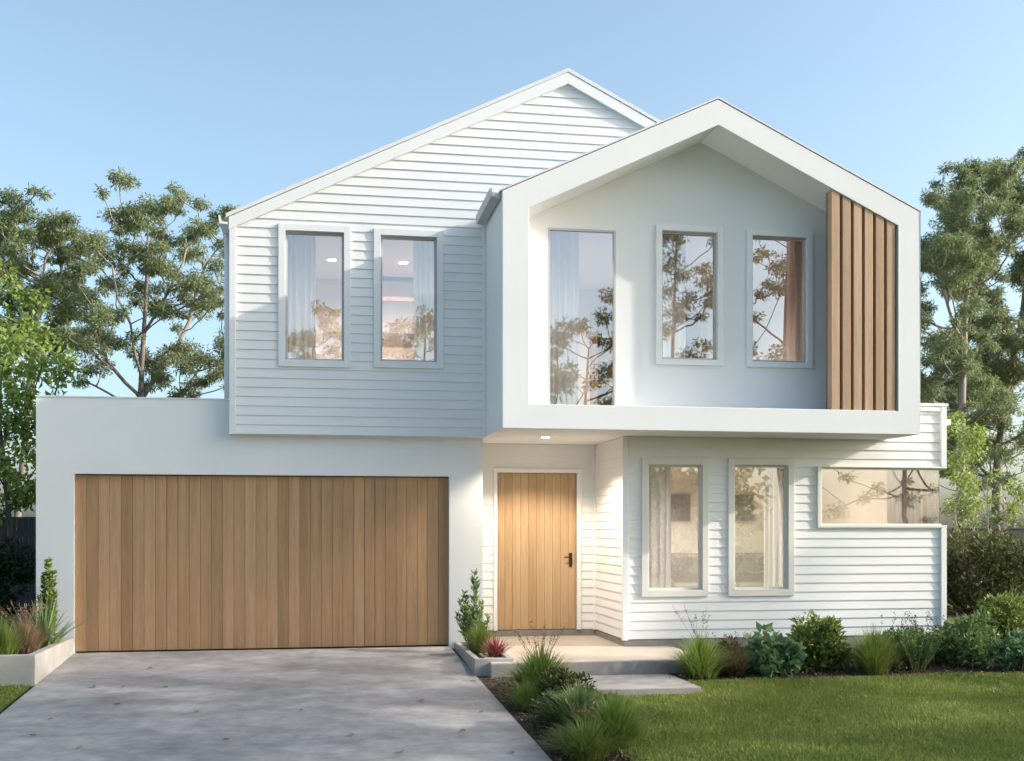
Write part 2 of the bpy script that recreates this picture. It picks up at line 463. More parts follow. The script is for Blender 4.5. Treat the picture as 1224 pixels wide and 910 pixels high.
# roof
mb = MB()
def slab(mb, xa, za, xb, zb, y0, y1, t=.05):
    mb.prism([(xa, za), (xb, zb), (xb, zb + t), (xa, za + t)], y0, y1, XZ)
slab(mb, XL - .07, EAVE - .017, XA, APEX + .013, WY - .072, 12.15)
slab(mb, XA, APEX + .013, XR + .10, EAVE - .035, WY - .072, 12.15)
for k in range(1, 30):                      # standing ribs
    y = .2 + k * .4
    mb.prism([(XL - .07, EAVE + .033), (XA, APEX + .063), (XA, APEX + .083), (XL - .07, EAVE + .053)], y, y + .03, XZ)
mb.build('roof', M['roof'], house)

# --- projecting gabled box
BX0, BX1, BE, BA = 2.205, 7.695, 5.68, 6.965
BXM = (BX0 + BX1) / 2
BF, BB = -1.54, -.82
outer = [(BX0, 2.80), (BX1, 2.80), (BX1, BE), (BXM, BA), (BX0, BE)]
inner = [(2.535, 3.10), (7.389, 3.10), (7.389, 5.49), (BXM, 6.645), (2.535, 5.49)]
mb = MB()
for i in range(5):
    j = (i + 1) % 5
    a, b_, c, d = outer[i], outer[j], inner[j], inner[i]
    mb.poly([(a[0], BF, a[1]), (b_[0], BF, b_[1]), (c[0], BF, c[1]), (d[0], BF, d[1])])           # front
    mb.poly([(d[0], BF, d[1]), (c[0], BF, c[1]), (c[0], BB + .02, c[1]), (d[0], BB + .02, d[1])])   # reveal
    y1 = -.152 if i != 0 else 1.18
    mb.poly([(a[0], BF, a[1]), (b_[0], BF, b_[1]), (b_[0], y1 if i else -.03, b_[1]), (a[0], y1 if i else -.03, a[1])])
gf = mb.build('gable_frame', M['render'], house)
bev = gf.modifiers.new('weld', 'WELD'); bev.merge_threshold = .0005
bev = gf.modifiers.new('bevel', 'BEVEL'); bev.width = .006; bev.segments = 2; bev.limit_method = 'ANGLE'
mb = MB()                                   # recessed wall
holed(mb, 2.50, 7.42, 3.06, 5.50, BB - .06, BB + .06, [winC, winD, winE])
mb.prism([(2.50, 5.50), (7.42, 5.50), (BXM, 6.68)], BB - .06, BB + .06, XZ)
mb.build('recessed_wall', M['render'], house)
mb = MB()                                   # roof of the box
slab(mb, BX0 - .03, BE - .004, BXM, BA + .010, BF - .006, -.27, .022)
slab(mb, BXM, BA + .010, BX1 + .03, BE - .004, BF - .006, -.27, .022)
mb.build('gable_roof', M['roof'], house)
# gutters
mb = MB()
prof = [(BX0 - .025, 5.60), (BX0 - .13, 5.62), (BX0 - .145, 5.72), (BX0 - .12, 5.72), (BX0 - .11, 5.64), (BX0 - .025, 5.66)]
mb.prism(prof, BF + .05, WY - .075, XZ)
mb.build('gutter', M['metal'], house)
mb = MB()
prof = [(XL - .045, 5.47), (XL - .15, 5.48), (XL - .165, 5.585), (XL - .14, 5.585), (XL - .13, 5.51), (XL - .045, 5.50)]
mb.prism(prof, WY - .06, 12.1, XZ)
mb.build('gutter', M['trim'], house)
mb = MB()
mb.tube([(XL - .09, .3, 5.49), (XL - .09, .3, 3.3)], .04, 12)
mb.build('downpipe', M['trim'], house, smooth=True)

# --- porch ceiling and lower slab
mb = MB()
mb.box(2.195, 8.0, -.029, 1.30, 2.80, 2.90)
mb.build('porch_ceiling', M['render'], house)

# --- garage
GX0, GX1 = -3.505, 2.19
gd = (-3.053, 1.736, 0.0, 2.276)
mb = MB()
holed(mb, GX0, GX1, -.05, 3.246, 0, .24, [(gd[0], gd[1], -.1, gd[3])])
mb.box(GX0, GX0 + .2, .24, 6.6, -.05, 3.246)
mb.box(GX1 - .2, GX1, .24, 6.6, -.05, 2.794)
mb.box(GX0 + .2, GX1 - .2, 6.4, 6.6, -.05, 2.794)
mb.box(GX0 + .2, GX1 - .2, .24, 6.4, 2.70, 2.79)
mb.build('garage_wall', M['render'], house)
mb = MB()
mb.box(GX0 - .01, XL - .06, -.012, .25, 3.246, 3.262)
mb.build('parapet_cap', M['trim'], house)
mb = MB()
nb = 34
bw = (gd[1] - gd[0]) / nb
for i in range(nb):
    g = .009 if i in (8, 26) else .0035
    x0 = gd[0] + i * bw
    mb.box(x0 + g / 2, x0 + bw - g / 2, .085, .11, .012, gd[3] - .014)
gdo = mb.build('garage_door', [M['garage_timber']], house, bevel=.002)
mb = MB(); mb.box(gd[0], gd[1], .115, .15, .0, gd[3]); mb.build('door_backing', M['dark_wood'], gdo)

# --- ground floor front room (weatherboards)
RY = -.60; RX0, RX1 = 4.003, 8.557
opsR = [(o[0] - TW, o[1] + TW, o[2] - TW, o[3] + TW) for o in (winF, winG)] + [(winH[0] - .05, 9, winH[2] - .035, winH[3] + .02)]
mb = MB()
P = lambda u, o, z: (u, RY - o, z)
boards(mb, P, .115, 2.797, lambda z: RX0, lambda z: RX1, opsR)
boards(mb, P, 2.797, 3.25, lambda z: 7.60, lambda z: RX1)
PL = lambda u, o, z: (RX0 - o, u, z)        # porch side
boards(mb, PL, .115, 2.797, lambda z: RY, lambda z: 1.0)
PR = lambda u, o, z: (RX1 + o, u, z)
boards(mb, PR, .115, 3.25, lambda z: RY, lambda z: 10, [(RY - 1, .55, winH[2] - .035, winH[3] + .02)])
gw = mb.build('front_wall', M['board'], house)
mb = MB()
holed(mb, RX0 + .003, RX1 - .003, .03, 2.79, RY + .003, RY + .12, [winF, winG, (winH[0], 9, winH[2], winH[3])])
mb.box(7.71, RX1 - .003, RY + .003, RY + .12, 2.79, 3.25)
mb.box(RX0 + .003, RX0 + .12, RY + .12, 1.15, .03, 2.79)
mb.box(RX1 - .12, RX1 - .003, RY + .12, .55, .03, winH[2]); mb.box(RX1 - .12, RX1 - .003, RY + .12, .55, winH[3], 3.25)
mb.box(RX1 - .12, RX1 - .003, .55, 10, .03, 3.25)
mb.build('wall_core', M['board'], gw)
for q in ((RX0 - .044, RX0 + .03, RY - .044, RY + .03, .10, 2.797), (RX1 - .035, RX1 + .046, RY - .045, RY + .03, .10, winH[2] - .037),
          (RX1 - .035, RX1 + .046, RY - .045, RY + .03, winH[3] + .022, 3.27), (RX0 - .040, RX0, .957, .997, .10, 2.797)):
    mb = MB(); mb.box(*q)
    mb.build('corner_board', M['trim'], house, bevel=.003)
mb = MB(); mb.box(7.72, RX1 + .07, RY - .05, 10, 3.272, 3.312); mb.box(7.72, RX1 + .045, RY - .04, RY - .005, 3.20, 3.27)
mb.build('side_roof', M['trim'], house, bevel=.004)
mb = MB(); mb.box(RX1 + .045, RX1 + .15, RY + .02, 10, 3.02, 3.10)
mb.build('gutter', M['trim'], house, bevel=.01)
mb = MB()
mb.box(RX0 - .006, RX1 + .006, RY - .006, RY + .1, -.2, .108)
mb.box(RX0 - .006, RX0 + .1, RY + .1, .99, -.05, .108)
mb.box(2.2, 2.545, .985, 1.1, -.05, .108); mb.box(3.715, RX0 - .006, .985, 1.1, -.05, .108)
mb.box(2.545, 3.715, .985, 1.1, -.05, .105)
mb.box(RX1 - .1, RX1 + .006, RY + .1, 10, -.2, .108)
mb.build('plinth', M['plinth'], house)

# --- entry wall and front door
DY = 1.0
fd = (2.542, 3.715, .11, 2.383)
mb = MB()
P = lambda u, o, z: (u, DY - o, z)
boards(mb, P, .115, 2.797, lambda z: 2.19, lambda z: RX0, [(fd[0] - .05, fd[1] + .06, 0, fd[3] + .06)])
ew = mb.build('entry_wall', M['board'], house)
mb = MB()
holed(mb, 2.19, RX0 + .1, .03, 2.79, DY + .003, DY + .15, [(fd[0], fd[1], 0, fd[3])])
mb.build('wall_core', M['board'], ew)
door = MB()
nd = 10; dw = (fd[1] - fd[0]) / nd
for i in range(nd):
    door.box(fd[0] + i * dw + .0015, fd[0] + (i + 1) * dw - .0015, DY + .02, DY + .05, fd[2] + .004, fd[3] - .004)
door.box(fd[0] + .001, fd[1] - .001, DY + .045, DY + .08, fd[2] + .002, fd[3] - .002)
do = door.build('front_door', M['door_timber'], house, bevel=.002)
mb = MB()
mb.box(fd[0] - .055, fd[0], DY - .045, DY + .06, .108, fd[3] + .06); mb.box(fd[1], fd[1] + .065, DY - .045, DY + .06, .108, fd[3] + .06)
mb.box(fd[0], fd[1], DY - .045, DY + .06, fd[3], fd[3] + .06)
mb.build('door_frame', M['trim'], do, bevel=.004)
hx = fd[1] - .085
mb = MB()
mb.box(hx - .022, hx + .022, DY + .004, DY + .0195, 1.02, 1.22)
mb.tube([(hx, DY + .004, 1.16), (hx, DY - .05, 1.16)], .010, 10)
mb.tube([(hx, DY - .05, 1.16), (hx - .11, DY - .052, 1.16)], .010, 10)
mb.build('handle', M['dark'], do, bevel=.001)

# --- downlight under the box
dl = (2.98, -.35)
mb = MB(); mb.disc(dl, .075, 2.790, 2.799, 28)
d = mb.build('downlight', M['trim'], house, smooth=False)
mb = MB(); mb.disc(dl, .052, 2.785, 2.7895, 28); mb.build('lens', M['lamp'], d)

# --- timber batten screen
scr = bpy.data.objects.new('timber_screen', None); COL.objects.link(scr); scr.parent = house
def ring_top(x): return 5.49 + (6.645 - 5.49) * (7.389 - x) / (7.389 - BXM)
n = 6
pitch_b = (7.389 - 6.473) / n
for i in range(n):
    x0 = 6.473 + i * pitch_b; x1 = x0 + .112
    mb = MB()
    za, zb = ring_top(x0) - .002, ring_top(x1) - .002
    mb.prism([(x0, 3.102), (x1, 3.102), (x1, zb), (x0, za)], BF + .015, BF + .135, XZ)
    mb.build('slat', M['slat_timber'], scr, bevel=.004)
mb = MB()
mb.prism([(6.48, 3.102), (7.385, 3.102), (7.385, ring_top(7.385) - .004), (6.48, ring_top(6.48) - .004)], BF + .16, BF + .18, XZ)
mb.build('backing_panel', M['dark_wood'], scr)

# --- windows
def window(op, y, trim, tm, fm=None, label=None, tdepth=.036, sill=True, recess=.03):
    x0, x1, z0, z1 = op
    fm = fm or M['frame']
    mb = MB()
    if trim:
        t = trim
        mb.box(x0 - t, x0, y - tdepth, y, z0 - t, z1 + t); mb.box(x1, x1 + t, y - tdepth, y, z0 - t, z1 + t)
        mb.box(x0, x1, y - tdepth, y, z1, z1 + t); mb.box(x0, x1, y - tdepth, y, z0 - t, z0)
    f = .028
    w_ = None
    g = MB()
    y0, y1 = y + recess, y + recess + .06
    for q in ((x0, x0 + f, z0, z1), (x1 - f, x1, z0, z1), (x0 + f, x1 - f, z1 - f, z1), (x0 + f, x1 - f, z0, z0 + f)):
        g.box(q[0] + .0005, q[1] - .0005, y0, y1, q[2] + .0005, q[3] - .0005)
    w_ = g.build('window', fm, house, bevel=.002)
    if trim: mb.build('trim', tm, w_, bevel=.004)
    p = MB(); p.box(x0 + f - .004, x1 - f + .004, y0 + .026, y0 + .032, z0 + f - .004, z1 - f + .004)
    p.build('pane', M['glass'], w_)
    return w_
window(winA, WY - .006, TW, M['trim'])
window(winB, WY - .006, TW, M['trim'])
window(winC, BB - .061, 0, M['trim'], recess=.0)
window(winD, BB - .061, .075, M['trim'], tdepth=.035)
window(winE, BB - .061, .075, M['trim'], tdepth=.035)
window(winF, RY - .006, TW, M['beige_trim'], M['beige_trim'])
window(winG, RY - .006, TW, M['beige_trim'], M['beige_trim'])
# wrap-round corner window
x0, x1, z0, z1 = winH; x1 = RX1 + .012
g = MB()
g.box(x0, x0 + .03, RY + .0, RY + .06, z0, z1)
g.box(x0 + .03, x1 - .02, RY + .0, RY + .06, z1 - .022, z1); g.box(x0 + .03, x1 - .02, RY, RY + .06, z0, z0 + .022)
g.box(x1 - .08, x1 - .02, RY + .06, .54, z1 - .022, z1); g.box(x1 - .08, x1 - .02, RY + .06, .54, z0, z0 + .022)
w_ = g.build('window', M['beige_trim'], house)
t = MB()
t.box(x0 - .05, x0, RY - .045, RY + .05, z0 - .035, z1 + .02)
t.box(x0, RX1 + .05, RY - .045, RY + .05, z0 - .036, z0 - .001); t.box(x0, RX1 + .05, RY - .045, RY + .05, z1 + .001, z1 + .022)
t.box(RX1 - .05, RX1 + .05, RY + .051, .55, z0 - .036, z0 - .001); t.box(RX1 - .05, RX1 + .05, RY + .051, .55, z1 + .001, z1 + .022)
t.build('trim', M['beige_trim'], w_, bevel=.004)
p = MB(); p.box(x0 + .028, x1 - .046, RY + .026, RY + .032, z0 + .02, z1 - .02); p.build('pane', M['glass'], w_)
p = MB(); p.box(x1 - .044, x1 - .038, RY + .026, .54, z0 + .02, z1 - .02); p.build('pane', M['glass'], w_)

# --- rooms seen through the windows
def room(x0, x1, y0, y1, z0, z1, wm, fm, front=None):
    mb = MB()
    t = .05
    mb.box(x0 - t, x0, y0, y1 + t, z0, z1, 0); mb.box(x1, x1 + t, y0, y1 + t, z0, z1, 0)
    mb.box(x0, x1, y1, y1 + t, z0, z1, 0)
    mb.box(x0 - t, x1 + t, y0, y1 + t, z1, z1 + t, 0)
    mb.box(x0 - t, x1 + t, y0, y1 + t, z0 - t, z0, 1)
    return mb.build('room', [wm, fm], house)
room(-.95, 2.05, WY + .132, 3.2, 3.10, 5.54, M['pink_wall'], M['grey_fabric'])
room(2.56, 7.32, BB + .062, 3.2, 3.05, 5.52, M['pink_wall'], M['grey_fabric'])
room(4.20, 8.40, RY + .122, 3.6, .14, 2.70, M['beige_wall'], M['dark_wood'])
def ceiling_light(x, y, z, r=.085):
    mb = MB(); mb.disc((x, y), r, z - .012, z - .002, 24)
    c = mb.build('ceiling_light', M['trim'], house)
    mb = MB(); mb.disc((x, y), r * .75, z - .018, z - .0125, 24)
    mb.build('lens', M['lamp'], c)
lamps = [(.20, 1.75, 5.54), (1.25, 1.75, 5.54), (3.45, 1.4, 5.52), (5.3, 1.4, 5.52), (5.6, 1.3, 2.70), (7.2, 1.3, 2.70)]
for q in lamps: ceiling_light(*q)
def lamp(name, typ, loc, energy, col, size=.06, spot=None):
    l = bpy.data.lights.new(name, typ); l.energy = energy; l.color = col; l.shadow_soft_size = size
    if spot: l.spot_size = R(spot); l.spot_blend = .4 if spot < 150 else .8
    o = bpy.data.objects.new(name, l); COL.objects.link(o); o.location = loc
    return o
for (x, y, z), e, c in zip(lamps, (12, 12, 24, 14, 56, 5), [(1, .88, .78)] * 4 + [(1, .94, .86)] * 2):
    lamp('room_lamp', 'SPOT', (x, y, z - .028), e * 7, c, .008, 165)
lamp('porch_lamp', 'SPOT', (dl[0], dl[1], 2.77), 110, (1, .84, .64), .03, 134)

# --- curtains and furniture behind the glass (things of their own)
def curtain(x0, x1, y, z0, z1, label, waves=7, amp=.028, seed=0, taper=0):
    rs = random.Random(seed)
    n = waves * 10; rows = 8
    ph = [rs.uniform(-.6, .6) for _ in range(waves + 1)]
    mb = MB()
    V = []
    for j in range(rows + 1):
        w = j / rows
        for i in range(n + 1):
            u = i / n
            k = u * waves
            x = x0 + (x1 - x0) * u + .012 * math.sin(k * 2 + w * 2) - taper * (u - .5) * w * (1 - w)
            yy = y + amp * math.sin(2 * math.pi * k + ph[int(k) % (waves + 1)] * (.4 + .6 * w))
            V.append((x, yy, z1 + (z0 - z1) * w))
    mb.v = V
    for j in range(rows):
        for i in range(n):
            a = j * (n + 1) + i
            mb.f.append((a, a + 1, a + n + 2, a + n + 1)); mb.m.append(0)
    o = mb.build('curtain', M['curtain'], None, smooth=True)
    so = o.modifiers.new('thick', 'SOLIDIFY'); so.thickness = .003
    return tag(o, label, 'curtain', 'sheer curtains behind the windows')
curtain(-.47, -.02, .07, 3.12, 5.50, 'pale sheer curtain on the left side of the leftmost upstairs window', 5, seed=1)
curtain(1.26, 1.66, .07, 3.12, 5.50, 'pale sheer curtain on the right side of the second upstairs window', 5, seed=2)
curtain(2.72, 3.36, BB + .17, 3.07, 5.48, 'pale sheer curtain in the tall floor length upstairs window', 7, seed=3)
curtain(4.32, 4.83, BB + .17, 3.07, 5.48, 'pale sheer curtain in the upstairs window left of the bare reflected branches', 5, seed=4)
curtain(6.36, 6.62, BB + .17, 3.07, 5.48, 'narrow sheer curtain edge in the upstairs window nearest the timber slats', 3, seed=5)
curtain(4.24, 4.72, RY + .22, .16, 2.66, 'cream sheer curtain in the ground floor window nearest the front door', 5, seed=6)
curtain(6.02, 6.42, RY + .22, .16, 2.66, 'cream sheer curtain in the middle ground floor window', 5, seed=7)
curtain(7.85, 8.37, RY + .24, .95, 2.66, 'cream sheer curtain at the right end of the wide corner window', 6, seed=8)

def art(x, z, w, h, y, label):
    r = empty('framed_picture', (x, y, z), label, 'picture', 'grey pictures on the lounge wall')
    mb = MB(); mb.box(-w / 2, w / 2, -.015, -.004, -h / 2, h / 2); mb.build('print', M['art'], r)
    mb = MB(); f = .02
    for q in ((-w / 2 - f, -w / 2, -h / 2 - f, h / 2 + f), (w / 2, w / 2 + f, -h / 2 - f, h / 2 + f), (-w / 2, w / 2, h / 2, h / 2 + f), (-w / 2, w / 2, -h / 2 - f, -h / 2)):
        mb.box(q[0], q[1], -.028, -.002, q[2], q[3])
    mb.build('frame', M['cream_fabric'], r)
art(6.14, 1.93, .36, .46, 3.6, 'grey framed picture seen through the ground floor window nearest the door')
art(7.27, 1.93, .42, .46, 3.6, 'grey framed picture seen through the middle ground floor window')
def sofa():
    r = empty('sofa', (6.75, 2.75, .14), 'taupe sofa against the back wall of the lounge behind the ground floor windows', 'sofa')
    mb = MB(); mb.box(-1.15, 1.15, -.42, .42, .10, .40); mb.build('base', M['cream_fabric'], r, bevel=.03)
    mb = MB(); mb.box(-1.15, 1.15, .20, .44, .405, 1.02); mb.build('backrest', M['grey_fabric'], r, bevel=.06)
    for s in (-1, 1):
        mb = MB(); mb.box(s * 1.22 - .09, s * 1.22 + .09, -.44, .44, .08, .62); mb.build('armrest', M['grey_fabric'], r, bevel=.05)
        mb = MB(); mb.box(s * .57 - .55, s * .57 + .55, -.42, .18, .405, .54); mb.build('cushion', M['grey_fabric'], r, bevel=.05)
        for q in (-1, 1):
            mb = MB(); mb.tube([(s * 1.05, q * .34, .10), (s * 1.07, q * .36, 0)], [.02, .014], 8); mb.build('leg', M['dark_wood'], r)
sofa()
def coffee_table():
    r = empty('low_table', (6.0, 1.2, .14), 'low cream table in front of the sofa behind the ground floor windows', 'table')
    mb = MB(); mb.box(-.75, .75, -.3, .3, .36, .42); mb.build('tabletop', M['cream_fabric'], r, bevel=.008)
    for sx in (-1, 1):
        for sy in (-1, 1):
            mb = MB(); mb.box(sx * .68 - .03, sx * .68 + .03, sy * .24 - .03, sy * .24 + .03, 0, .358); mb.build('leg', M['cream_fabric'], r)
coffee_table()
def lampstand():
    r = empty('cabinet', (6.35, 3.35, .14), 'tall taupe cabinet on the back wall behind the ground floor window near the door', 'cabinet')
    r.location.x = 6.47
    mb = MB(); mb.box(-.19, .19, -.2, .2, .0, 1.62); mb.build('body', M['grey_fabric'], r, bevel=.006)
    mb = MB(); mb.box(-.172, -.004, -.215, -.201, .04, 1.58); mb.build('door', M['cream_fabric'], r)
    mb = MB(); mb.box(.004, .172, -.215, -.201, .04, 1.58); mb.build('door', M['cream_fabric'], r)
def wardrobe():
    r = empty('canopy_bed', (1.5, 1.7, 3.10), 'timber canopy bed frame seen through the second upstairs window', 'bed')
    for sx in (-.72, .62):
        for sy in (-.7, .7):
            mb = MB(); mb.box(sx - .035, sx + .035, sy - .035, sy + .035, 0, 1.98); mb.build('post', M['dark_wood'], r)
    mb = MB(); mb.box(-.755, .655, -.735, -.665, 1.981, 2.04); mb.build('rail', M['dark_wood'], r)
    mb = MB(); mb.box(-.755, .655, .665, .735, 1.981, 2.04); mb.build('rail', M['dark_wood'], r)
    mb = MB(); mb.box(-.68, .58, -.66, .66, .25, .58); mb.build('mattress', M['cream_fabric'], r, bevel=.05)
    mb = MB(); mb.box(-.45, .35, .32, .62, .585, .75); mb.build('pillow', M['cream_fabric'], r, bevel=.06)
wardrobe()
def shelf():
    r = empty('bookcase', (5.35, 3.0, 3.05), 'brown timber bookcase seen through the upstairs window beside the tall one', 'bookcase')
    mb = MB(); mb.box(-.9, -.86, -.18, .18, 0, 2.1); mb.box(.86, .9, -.18, .18, 0, 2.1); mb.box(-.86, .86, .16, .18, 0, 2.1)
    mb.build('carcass', M['dark_wood'], r)
    for k in range(6):
        mb = MB(); z = .05 + k * .40; mb.box(-.858, .858, -.175, .158, z, z + .03); mb.build('shelf', M['dark_wood'], r)
shelf()

# ------------------------------------------------------------------ porch, step, kerbs, planters
mb = MB(); mb.box(1.98, 4.62, -2.10, -.607, -.30, .02); mb.box(2.20, RX0 - .007, -.606, .984, -.30, .02)
tag(mb.build('porch_floor', M['porch'], bevel=.006), kind='structure')
mb = MB(); mb.box(1.978, 4.63, -2.125, -2.103, -.28, .008)
o = mb.build('porch_kerb', M['stone'], bevel=.004); tag(o, kind='structure')
mb = MB(); mb.box(2.25, 4.11, -3.30, -2.13, -.32, -.14)
tag(mb.build('entry_step', M['stone'], bevel=.012), 'low grey stone step on the lawn edge below the porch', 'step')

def planter(name, x0, x1, y0, y1, top, t, label, soil):
    r = empty(name, ((x0 + x1) / 2, (y0 + y1) / 2, gz(y0)), label, 'planter')
    ox, oy, oz = r.location
    mb = MB()
    zb = gz(y0) - .15 - oz
    X0, X1, Y0, Y1, T = x0 - ox, x1 - ox, y0 - oy, y1 - oy, top - oz
    mb.box(X0, X1, Y0, Y0 + t, zb, T)
    mb.box(X0, X0 + t, Y0 + t, Y1, zb, T); mb.box(X1 - t, X1, Y0 + t, Y1, zb, T)
    mb.box(X0 + t, X1 - t, Y1 - t, Y1, zb, T)
    mb.build('planter_wall', M['concrete'], r, bevel=.008)
    mb = MB(); nx = 16; ny = 10
    rs = random.Random(4)
    H = [[T - .045 + rs.uniform(-.015, .015) for i in range(nx + 1)] for j in range(ny + 1)]
    for i in range(nx):
        for j in range(ny):
            q = [(i, j), (i + 1, j), (i + 1, j + 1), (i, j + 1)]
            mb.poly([(X0 + t + (X1 - X0 - 2 * t) * a / nx, Y0 + t + (Y1 - Y0 - 2 * t) * b_ / ny, H[b_][a]) for a, b_ in q])
    mb.build('planter_soil', M['mulch'], r)
    return r
planter('planter_box', -6.3, -3.045, -2.0, -.01, .20, .10, 'low concrete planter box at the left of the garage, its corner beside the driveway', 1)
planter('planter_box', 1.80, 2.27, -2.0, -.01, .06, .07, 'small low concrete planter between the garage door and the porch', 1)
# ------------------------------------------------------------------ vegetation
def rand_unit(rs, n):
    v = rs.normal(size=(n, 3)); return v / np.linalg.norm(v, axis=1, keepdims=True)
def leaf_quads(pos, axis, L, W, rs, curl=.25):
    """diamond leaves: base, two sides, tip, folded slightly along the midrib"""
    n = len(pos)
    axis = axis / np.linalg.norm(axis, axis=1, keepdims=True)
    side = np.cross(axis, rand_unit(rs, n)); side /= np.linalg.norm(side, axis=1, keepdims=True) + 1e-9
    nor = np.cross(axis, side)
    L = L[:, None]; W = W[:, None]
    V = np.zeros((n, 4, 3))
    V[:, 0] = pos
    V[:, 1] = pos + axis * L * .45 + side * W * .5 + nor * W * curl
    V[:, 2] = pos + axis * L - nor * W * curl
    V[:, 3] = pos + axis * L * .45 - side * W * .5 + nor * W * curl
    return V.reshape(-1, 3), np.arange(n * 4).reshape(n, 4)

def tree(name, trunk, clumps, r_tip, leaf, bark, label, cat='tree', group=None, per=150, L=.15, W=.04, flat=.72, droop=.5, seed=1, origin=None, twigs=5, rpow=2.2, rmax=.3, limbs=()):
    """trunk: list of points; clumps: (x, y, z, r). Limbs grow from the trunk to each clump."""
    rs = np.random.RandomState(seed); rd = random.Random(seed)
    nodes = []; par = []
    def add(p, q): nodes.append(np.array(p, float)); par.append(q); return len(nodes) - 1
    last = -1
    for a, b_ in zip(trunk[:-1], trunk[1:]):
        a = np.array(a, float); b_ = np.array(b_, float)
        for t in np.linspace(0, 1, 6)[:-1]:
            last = add(a + (b_ - a) * t, last)
    last = add(trunk[-1], last)
    for lb in limbs:
        q = int(np.argmin([np.linalg.norm(np.array(lb[0]) - n_) for n_ in nodes]))
        for a, b_ in zip(lb[:-1], lb[1:]):
            a = np.array(a, float); b_ = np.array(b_, float)
            for t in (.34, .67, 1.0): q = add(a + (b_ - a) * t, q)
    base = np.array(trunk[0]); top = np.array(trunk[-1])
    order = sorted(clumps, key=lambda c: min(np.linalg.norm(np.array(c[:3]) - n_) for n_ in nodes))
    for c in order:
        p = np.array(c[:3], float)
        A = np.array(nodes)
        d = p - A
        dist = np.linalg.norm(d, axis=1)
        pen = np.where(d[:, 2] < .35 * np.hypot(d[:, 0], d[:, 1]), 1.5 + 2.0 * np.maximum(0, -d[:, 2]), 0)
        pen += np.where(dist < .25, 1, 0) + np.where(A[:, 2] < base[2] + .25 * (top[2] - base[2]), 3, 0)
        k = int(np.argmin(dist + pen))
        a = nodes[k]
        ln = np.linalg.norm(p - a)
        mid = (a + p) / 2 + np.array([rd.uniform(-.14, .14) * ln, rd.uniform(-.14, .14) * ln, rd.uniform(-.16, .04) * ln])
        q = k
        for t in (.2, .4, .6, .8, 1.0):
            pt = (1 - t) ** 2 * a + 2 * t * (1 - t) * mid + t * t * p
            q = add(pt + rs.normal(0, .012 * ln, 3) * (t < 1), q)
    ch = [[] for _ in nodes]
    for i, q in enumerate(par):
        if q >= 0: ch[q].append(i)
    rad = [0.0] * len(nodes)
    for i in range(len(nodes) - 1, -1, -1):
        s = sum(rad[c] ** rpow for c in ch[i])
        rad[i] = min(rmax, max(r_tip, s ** (1 / rpow)))
    mb = MB()
    for i in range(len(nodes)):                     # chains
        q = par[i]
        starts = (q == -1) or (ch[q][0] != i)
        if not starts: continue
        pts, rr = [], []
        if q >= 0:
            pts.append(nodes[q]); rr.append(min(rad[q], rad[i] * 1.25))
        j = i
        while True:
            pts.append(nodes[j]); rr.append(rad[j])
            if not ch[j]: break
            j = ch[j][0]
        if len(pts) > 1: mb.tube(pts, rr, 7 if rr[0] > .04 else 4)
    LV, LF = [], []
    P_, A_ = [], []
    for c in clumps:
        p = np.array(c[:3]); r = c[3]
        n_ = int(per * (r / .6) ** 1.8)
        # sub-lobes give an uneven outline
        nl = 4
        lob = p + rand_unit(rs, nl) * r * np.array([.62, .62, .4]) * rs.uniform(.5, 1.1, (nl, 1))
        lr = r * rs.uniform(.38, .62, nl)
        which = rs.randint(0, nl, n_)
        u = rand_unit(rs, n_) * (rs.rand(n_, 1) ** .45)
        pos = lob[which] + u * lr[which][:, None] * np.array([1, 1, flat])
        ax = u * .8 + rand_unit(rs, n_) * .8 + np.array([0, 0, -droop])
        P_.append(pos); A_.append(ax)
        for k in range(twigs):
            e = lob[k % nl] + rs.normal(0, .25, 3) * r
            m_ = (p + e) / 2 + rs.normal(0, .06, 3) * r
            mb.tube([p, m_, e], [r_tip * .8, r_tip * .6, r_tip * .3], 3, cap=False)
    pos = np.concatenate(P_); ax = np.concatenate(A_)
    n_ = len(pos)
    V, F = leaf_quads(pos, ax, L * rs.uniform(.6, 1.3, n_), W * rs.uniform(.7, 1.3, n_), rs)
    o = np.array(origin if origin else trunk[0], float)
    root = empty(name, tuple(o), label, cat, group)
    mb.v = [(v[0] - o[0], v[1] - o[1], v[2] - o[2]) for v in mb.v]
    mb.build('trunk', bark, root, smooth=True)
    quads_mesh('crown', V - o, F, leaf, root)
    return root

# camera geometry, only used at design time to read positions off a plane at true depth
_f, _th = 1344.0, math.atan(232 / 1344)
def plane(x, y, Y):
    c_, s_ = math.cos(_th), math.sin(_th)
    dx = (x - 612) / _f; t = (Y + 15) / (-dx * s_ + c_)
    return (dx * c_ + s_) * t, 1.6 + (630 - y) / _f * t

